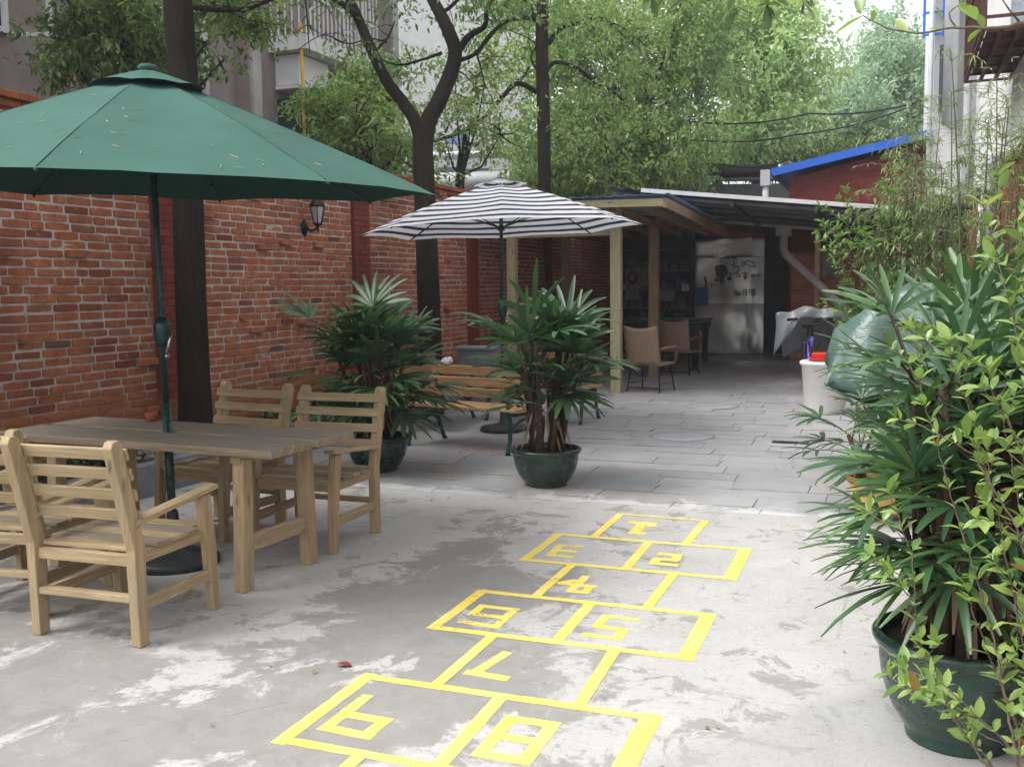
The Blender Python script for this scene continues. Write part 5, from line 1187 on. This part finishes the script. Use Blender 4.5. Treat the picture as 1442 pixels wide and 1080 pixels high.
shrub('lime_shrub', 'lime green leafy shrub with thin stems in front of the big palm', None, [
    A([(1420, 1110, 2.35), (1330, 985, 2.4), (1290, 900, 2.45), (1285, 780, 2.45), (1250, 690, 2.5)]),
    A([(1440, 1110, 2.3), (1400, 900, 2.35), (1340, 700, 2.4), (1300, 560, 2.45), (1290, 470, 2.5)]),
    A([(1460, 1110, 2.3), (1440, 900, 2.3), (1400, 700, 2.3), (1360, 560, 2.35), (1330, 480, 2.4)]),
    A([(1470, 1050, 2.2), (1450, 800, 2.25), (1420, 620, 2.3), (1390, 520, 2.3)]),
    A([(1480, 900, 2.2), (1430, 740, 2.25), (1370, 640, 2.3), (1300, 600, 2.35), (1265, 590, 2.4)]),
    A([(1480, 760, 2.2), (1440, 640, 2.2), (1410, 560, 2.25)]),
    A([(1500, 700, 2.4), (1450, 540, 2.4), (1420, 420, 2.45), (1395, 330, 2.5), (1385, 290, 2.5)]),
    A([(1500, 600, 2.4), (1440, 400, 2.4), (1430, 320, 2.4)]),
    A([(1470, 1100, 2.1), (1380, 1010, 2.15), (1320, 955, 2.2), (1275, 945, 2.25)])],
    .046, MAT['leaf_lime'], 61, .46, .042, 4, .18, .0035, (3, 4))
shrub('lime_shrub', 'low sprig of lime leaves crossing the big green pot', None, [
    A([(1400, 1090, 2.3), (1340, 1010, 2.35), (1280, 975, 2.4), (1252, 950, 2.45)]), A([(1440, 1040, 2.35), (1400, 940, 2.4), (1370, 860, 2.4), (1362, 830, 2.4)]), A([(1350, 1020, 2.4), (1310, 930, 2.45), (1290, 900, 2.45)])],
    .05, MAT['leaf_lime'], 63, .42, .05, 1, .1, .004, (3, 5))
shrub('green_shrub', 'small-leaved green shrub between the lean-to and the bamboo', None, [
    A([(1235, 600, 8.2), (1225, 480, 8.2), (1210, 380, 8.2), (1190, 310, 8.3)]), A([(1240, 600, 8.1), (1240, 460, 8.1), (1235, 360, 8.0), (1225, 300, 8.0)]), A([(1245, 600, 8.3), (1262, 460, 8.3), (1275, 390, 8.3), (1290, 330, 8.3)]),
    A([(1225, 600, 8.0), (1205, 520, 8.0), (1195, 470, 8.0)]), A([(1230, 600, 7.9), (1215, 450, 7.9), (1190, 380, 7.9), (1180, 350, 7.9)]), A([(1240, 500, 8.2), (1250, 400, 8.1), (1255, 320, 8.1)]), A([(1235, 560, 7.9), (1220, 470, 7.9), (1205, 430, 7.9)])],
    .062, MAT['leaf_small'], 65, .40, .07, 22, .36, .009, (3, 6))

# ------------------------------------------------------------------ bamboo
t = thing('bamboo_clump', 'feathery bamboo clump in front of the red wall on the right', 'bamboo', (.45, 9.0, 0)); cu = MB(); lv = MB(); R = random.Random(71)
for i in range(46):
    x, y = R.uniform(-.05, .95), R.uniform(8.2, 10.6); H_ = R.uniform(2.2, 3.15)*(1.0 if x > .2 else .92); lx, ly = R.uniform(-.22, .15), R.uniform(-.2, .2); pts = []
    for k in range(11): u = k/10; pts.append(Vector((x+lx*u*u, y+ly*u*u, H_*u)))
    cu.tube(pts, [(.011 if k % 1 == 0 else .009)*(1.1-.75*k/10) for k in range(11)], 6, False)
    for k in range(3, 11):
        for _ in range(R.randint(3, 5)):
            o = pts[k]; az = R.random()*6.28; d = Vector((math.cos(az), math.sin(az), R.uniform(.1, .9))).normalized(); q = [o]; L_ = R.uniform(.15, .42)
            for _ in range(4): q.append(q[-1]+d*L_/4); d = (d+Vector((0, 0, -.18))).normalized()
            cu.tube(q, [.003, .0025, .002, .0015, .001], 4, False)
            for s_ in range(R.randint(7, 12)):
                b_ = q[R.randint(1, 4)]; dd_ = (d+Vector((R.uniform(-1, 1), R.uniform(-1, 1), R.uniform(-.8, .5)))).normalized()
                leaf6(lv, b_, dd_, (R.uniform(-.5, .5), R.uniform(-.5, .5), 1), R.uniform(.05, .11), R.uniform(.007, .012), .6)
cu.build('canes', MAT['bamboo_cane'], t, True); lv.build('leaves', MAT['bamboo_leaf'], t, True)

# small ground plants in the bed
def bedplant(label, loc, n, seed, L=.16):
    t = thing('bed_plant', label, 'plant', loc); m = MB(); R = random.Random(seed)
    for i in range(n):
        a = R.random()*6.28; leaf6(m, (R.uniform(-.14, .14), R.uniform(-.22, .22), R.uniform(.02, .12)), (math.cos(a), math.sin(a), R.uniform(.2, 1.2)), (0, 0, 1), L*R.uniform(.6, 1.1), L*.35, .7)
    m.build('leaves', MAT['palm'], t)
bedplant('low dark leafy plant in the bed, seen through the far chair back', (-5.5, 8.1, .2), 70, 1)
bedplant('low dark leafy plant in the bed beside the thick trunk', (-5.55, 7.35, .2), 50, 2)
bedplant('low leafy plant in the bed under the left part of the table', (-5.5, 5.7, .2), 60, 3)
bedplant('low leafy plant in the bed nearest the left edge of the yard', (-5.5, 4.9, .2), 60, 4)
bedplant('leafy plant in the bed behind the left potted palm', (-5.5, 9.0, .2), 80, 5, .2)

# ------------------------------------------------------------------ right-hand clutter
t = thing('plastic_bin', 'white round plastic bin standing below the bicycle handlebars', 'bin', (-.75, 12.2, 0))
m = MB(); m.lathe([(.001, .01), (.205, .01), (.215, 0), (.225, .02), (.265, .56), (.285, .575), (.288, .60), (.275, .615), (.262, .60), (.215, .05), (.001, .04)], (0, 0, 0), 44); m.build('tub', MAT['white_plastic'], t)
m = MB(); m.box((-.22, -.17, 0), (.28, .17, .028)); m.box((-.19, -.14, .0285), (.25, .14, .085)); lid_ = m.build('lid', MAT['red_plastic'], t, bevel=.008); lid_.location = (.04, .08, .618); lid_['label'] = 'red flat lid on the white bin'
# tarpaulin over a heap
def tarp():
    s = N('green_grey_tarpaulin'); v = s.coord('Object'); n1 = s.noise(v, 3, 5)
    s.bump(s.noise(v, 5, 4, .6, .6), .5, .04); return s.fin(s.ramp(n1, [(.3, (.045, .095, .08)), (.7, (.10, .16, .135))]), .35, 0, .5)
MAT['tarp'] = tarp()
def cloth_heap(name, label, cat, grid, mat, nx, ny, solid=.003):
    t = thing(name, label, cat, grid(0.5, 0.5)); m = MB(); vs = []
    for i in range(nx+1):
        for k in range(ny+1): vs.append(grid(i/nx, k/ny))
    m.add(vs, [(i*(ny+1)+k, (i+1)*(ny+1)+k, (i+1)*(ny+1)+k+1, i*(ny+1)+k+1) for i in range(nx) for k in range(ny)], None, True); m.build('sheet', mat, t, True, solid=solid); return t
def tg(u, v):      # ridge along Y leaning to the red wall; u: left foot -> ridge -> right, v along Y
    y = 7.35+1.4*v; x = -.44+1.35*u
    z = .98+.21*min(1, u/.05)+.30*min(1, max(0, (u-.05)/.34))-.2*max(0, u-.4)
    z -= .14*abs(v-.45); z += .05*mnoise.noise(Vector((x*3, y*3, 1)))+.022*abs(mnoise.noise(Vector((x*8+y*3, y*6, 4))))*2
    if v < .32:
        hem = .80-.25*u; k = v/.32; z = hem+(z-hem)*math.sin(k*PI/2); y = 7.22+.30*k+.05*math.sin(u*23)*(1-k)+.04*mnoise.noise(Vector((u*9, v*4, 5)))
    else: y = 7.52+1.25*(v-.32)/.68; z = max(z, .86)
    return (x+.05*mnoise.noise(Vector((u*4, v*5, 7))), y, z)
cloth_heap('tarpaulin', 'grey-green tarpaulin draped over a heap behind the right-hand palms', 'tarpaulin', tg, MAT['tarp'], 40, 30)
MAT['tarp_dark'] = simple('dark_green_tarp', (.02, .10, .075), .5, 0, .2, 4)
t = thing('tarpaulin_flap', 'dark green tarpaulin corner hanging beside the white bin', 'tarpaulin', (-.5, 9.2, .5)); m = MB()
vs = []; q4 = [gy(1222, 502, 9.2), gy(1161, 540, 9.2), gy(1196, 560, 9.2), gy(1235, 575, 9.2)]
P00, P10, P11, P01 = gy(1180, 505, 7.6), gy(1235, 500, 7.8), gy(1240, 580, 7.6), gy(1160, 541, 7.5)
for i in range(9):
    for k in range(9):
        u, v = i/8, k/8; p_ = P00.lerp(P10, u).lerp(P01.lerp(P11, u), v); vs.append(tuple(p_+Vector((0, .04*math.sin(u*7+v*3), 0))))
m.add(vs, [(i*9+k, (i+1)*9+k, (i+1)*9+k+1, i*9+k+1) for i in range(8) for k in range(8)], None, True); m.build('sheet', MAT['tarp_dark'], t, True, solid=.003)
t = thing('stacked_crates', 'heap of crates hidden under the grey-green tarpaulin', 'crate', (.3, 8.1, 0))
m = MB(); m.box((.0, 7.6, 0), (.8, 8.6, .62)); m.box((.08, 7.55, .621), (.7, 8.5, 1.15)); m.build('crate', MAT['post_dark'], t, True, bevel=.02)
# bicycles
def bike(label, loc, rz, fmat):
    t = thing('bicycle', label, 'bicycle', loc, rz, 'parked bicycles under the grey cover'); 
    for y in (-.52, .52):
        m = MB(); pts = [(0, y+.32*math.cos(a_), .34+.32*math.sin(a_)) for a_ in np.linspace(0, 2*PI, 29)]; m.tube(pts, .018, 7, False); w_ = m.build('wheel', MAT['iron_black'], t)
        m = MB(); [m.tube([(0, y, .34), (0, y+.31*math.cos(a_), .34+.31*math.sin(a_))], .0015, 4, False) for a_ in np.linspace(0, 2*PI, 17)[:-1]]; m.tube([(-.04, y, .34), (.04, y, .34)], .02, 8); m.build('spokes', MAT['chrome'], w_)
    m = MB(); m.tube([(0, -.40, .82), (0, -.35, .60)], .02, 8); m.tube([(0, -.36, .64), (0, .02, .30)], .02, 8); m.tube([(0, -.38, .76), (0, .18, .74)], .018, 8); m.tube([(0, .02, .30), (0, .2, .80)], .016, 8)
    for s in (-.04, .04): m.tube([(s, -.37, .60), (s, -.52, .34)], .012, 7); m.tube([(s, .02, .32), (s, .52, .34)], .01, 6); m.tube([(s, .17, .72), (s, .52, .34)], .01, 6)
    m.build('frame', fmat, t)
    m = MB(); m.tube([(0, -.40, .80), (0, -.42, .98)], .014, 8); m.tube([(-.30, -.30, 1.04), (-.22, -.36, 1.06), (-.10, -.44, .99), (0, -.44, .97), (.10, -.44, .99), (.22, -.36, 1.06), (.30, -.30, 1.04)], .012, 8)
    for s in (-1, 1): m.tube([(s*.20, -.38, 1.055), (s*.31, -.29, 1.04)], .02, 8); m.tube([(s*.19, -.42, 1.05), (s*.28, -.37, 1.0)], .006, 5)
    m.tube([(.1, -.44, .99), (.12, -.56, .86), (.05, -.5, .66), (0, -.42, .62)], .005, 5); m.tube([(-.1, -.44, .99), (-.1, -.58, .88), (-.04, -.5, .7), (0, -.42, .66)], .005, 5)
    m.build('handlebar', MAT['iron_black'], t)
    m = MB(); m.tube([(0, .2, .80), (0, .21, .90)], .013, 7); m.box((-.06, .10, .90), (.06, .34, .95)); m.build('saddle', MAT['iron_black'], t, bevel=.02)
    return t
MAT['purple'] = simple('violet_bicycle_paint', (.16, .12, .5), .35, 0, .1)
bike('violet-framed bicycle with black handlebars, left one under the grey cover', (-1.08, 14.15, 0), rad(10), MAT['purple'])
bike('dark bicycle with black handlebars, right one under the grey cover', (-.66, 14.25, 0), rad(-8), MAT['iron_black'])
MAT['grey_cover'] = simple('translucent_grey_cover', (.15, .165, .175), .4, 0, .15, 3, bump=.3, bs=8, bd=.02)
def cg(u, v):
    x = -1.56+1.10*u; hem = 1.05-.52*max(0, 1-u/.30)**.8-.55*max(0, (u-.80)/.20)
    top = 1.20-.55*abs(u-.45)**2.0
    if v < .35: k = v/.35; z = hem+(top-hem)*math.sin(k*PI/2); y = 14.16+.12*k
    else: k = (v-.35)/.65; z = top-.10*k-.55*k**3; y = 14.28+1.0*k
    f = .028*math.sin(u*19+v*3)+.03*mnoise.noise(Vector((u*6, v*5, 2)))
    return (x+.03*math.sin(v*7), y-f*1.2, z+f*.7)
cloth_heap('bicycle_cover', 'grey plastic cover thrown over the parked bicycles', 'cover', cg, MAT['grey_cover'], 36, 26)

# ------------------------------------------------------------------ wicker chairs, green games table
def wick():
    s = N('beige_woven_rattan'); v = s.coord('UV', (1, 1, 1)); w1 = s.n('TexWave', wave_type='BANDS', bands_direction='X'); s.set(w1.inputs[0], v); w1.inputs['Scale'].default_value = 10
    w2 = s.n('TexWave', wave_type='BANDS', bands_direction='Y'); s.set(w2.inputs[0], v); w2.inputs['Scale'].default_value = 22
    k = s.math('MULTIPLY', w1.outputs[1], w2.outputs[1]); s.bump(k, .8, .008)
    return s.fin(s.ramp(k, [(.0, (.20, .13, .085)), (.6, (.42, .30, .21))]), .7, 0, .3)
MAT['wicker'] = wick()
def wchair(label):
    t = thing('wicker_chair', label, 'chair', (0, 0, 0), 0, 'woven rattan chairs at the games table'); m = MB(); vs = []; uv = []
    nx, nz = 12, 10
    for i in range(nx+1):
        for k in range(nz+1):
            u, v = i/nx, k/nz; x = -.27+.54*u; z = .40+(.56-.045*math.sin(u*PI)*1)*v; vs.append((x, -.22-.12*v+.05*math.sin(u*PI)*-1, z)); uv.append((u*.54, v*.56))
    fs = [(i*(nz+1)+k, i*(nz+1)+k+1, (i+1)*(nz+1)+k+1, (i+1)*(nz+1)+k) for i in range(nx) for k in range(nz)]
    m.add(vs, fs, [[uv[j] for j in f] for f in fs], True); m.build('backrest', MAT['wicker'], t, solid=.018)
    m = MB(); m.box((-.27, -.24, .385), (.27, .25, .42)); m.build('seat', MAT['wicker'], t, bevel=.01)
    for s in (-1, 1): m = MB(); m.tube([(s*.28, -.26, .62), (s*.30, -.05, .64), (s*.30, .2, .63), (s*.29, .24, .58), (s*.28, .22, .42)], .022, 8); m.build('armrest', MAT['wicker'], t)
    for sx in (-1, 1):
        for sy in (-1, 1): m = MB(); m.tube([(sx*.22, sy*.18, .385), (sx*.26, sy*.24, 0)], .010, 8); m.build('leg', MAT['iron_black'], t)
    m = MB(); m.tube([(-.25, -.22, .06), (.25, -.22, .06)], .007, 6); m.tube([(-.25, -.22, .12), (-.25, .22, .12)], .006, 6); m.tube([(.25, -.22, .12), (.25, .22, .12)], .006, 6); m.build('brace', MAT['iron_black'], t)
    return t
w0 = wchair('beige rattan chair seen from behind just right of the front shed post'); w0.location = (-3.28, 14.15, 0); w0.rotation_euler = (0, 0, rad(-14))
dup(w0, 'beige rattan chair farther in, drawn up to the green table', (-3.42, 16.9, 0), rad(-8)); dup(w0, 'beige rattan chair in the shade at the far end of the green table', (-3.1, 19.6, 0), rad(80)) if False else None
MAT['baize'] = simple('green_table_top', (.015, .085, .06), .5, 0, .2, 3)
t = thing('games_table', 'dark games table with green top standing under the shed roof', 'table', (-3.9, 18.9, 0), rad(4))
m = MB(); m.box((-.85, -.95, .84), (.62, .95, .88)); m.build('table_top', MAT['baize'], t, bevel=.01)
m = MB(); m.box((-.80, -.9, .70), (.57, .9, .838)); m.build('apron', MAT['dark'], t)
for x in (-.7, .47):
    for y in (-.8, .8): m = MB(); m.beam((x, y, .70), (x, y, 0), .13, .13, (0, 1, 0), .75); m.build('leg', MAT['dark'], t)
t = thing('grey_box', 'grey box standing behind the left bench by the brick wall', 'box', (-5.0, 11.9, 0)); m = MB(); m.box((-.25, -.2, 0), (.25, .2, .72)); m.box((-.27, -.22, .721), (.27, .22, .76)); m.build('box', MAT['kerb'], t, bevel=.01)
t = thing('side_shelf', 'wooden cabinet against the wall inside the timber shed', 'cabinet', (-5.5, 15, 0)); m = MB(); m.box((-.25, -.6, 0), (.25, .6, .9)); m.build('body', MAT['post_dark'], t); m = MB(); [m.box((.252, -.58+.4*i, .05), (.265, -.22+.4*i, .85)) for i in range(3)]; m.build('door', MAT['post_dark'], t, bevel=.005)

# dead leaf on the cement, litter
t = thing('fallen_leaf', 'small reddish fallen leaf on the cement left of the hopscotch', 'leaf', (-2.03, 3.36, .004)); m = MB(); leaf6(m, (-.03, 0, .004), (1, .2, .15), (0, 0, 1), .065, .04, .5); MAT['redleaf'] = simple('red_brown_leaf', (.22, .03, .03), .6); m.build('blade', MAT['redleaf'], t)
m = MB(); R = random.Random(90)
for i in range(140):
    x, y = R.uniform(-5.1, 1), R.uniform(2.4, 16); a_ = R.random()*6.28; leaf6(m, (x, y, .008), (math.cos(a_), math.sin(a_), R.uniform(.02, .3)), (0, 0, 1), R.uniform(.012, .035), R.uniform(.006, .016), .4)
MAT['litter'] = leafmat('brown_litter', (.12, .07, .03), (.2, .13, .06), (.3, .2, .08), .7, .1)
tag(m.build('leaf_litter', MAT['litter']), 'tiny dry leaf scraps scattered over the floor', 'leaf litter', None, 'stuff')

# ------------------------------------------------------------------ air: faint haze over the far trees
hz = MB(); hz.add([(-89, -39, -1.1), (69, -39, -1.1), (69, 119, -1.1), (-89, 119, -1.1), (-89, -39, 14), (69, -39, 14), (69, 119, 14), (-89, 119, 14)], [(0, 3, 2, 1), (4, 5, 6, 7), (0, 1, 5, 4), (1, 2, 6, 5), (2, 3, 7, 6), (3, 0, 4, 7)])
hm = bpy.data.materials.new('pale_air'); hm.use_nodes = True; hm.node_tree.nodes.clear()
ho = hm.node_tree.nodes.new('ShaderNodeOutputMaterial'); hv = hm.node_tree.nodes.new('ShaderNodeVolumePrincipled')
hv.inputs['Color'].default_value = (.93, .96, 1, 1); hv.inputs['Density'].default_value = .0018; hv.inputs['Anisotropy'].default_value = .3
hm.node_tree.links.new(hv.outputs[0], ho.inputs['Volume'])
tag(hz.build('haze', hm), kind='stuff')
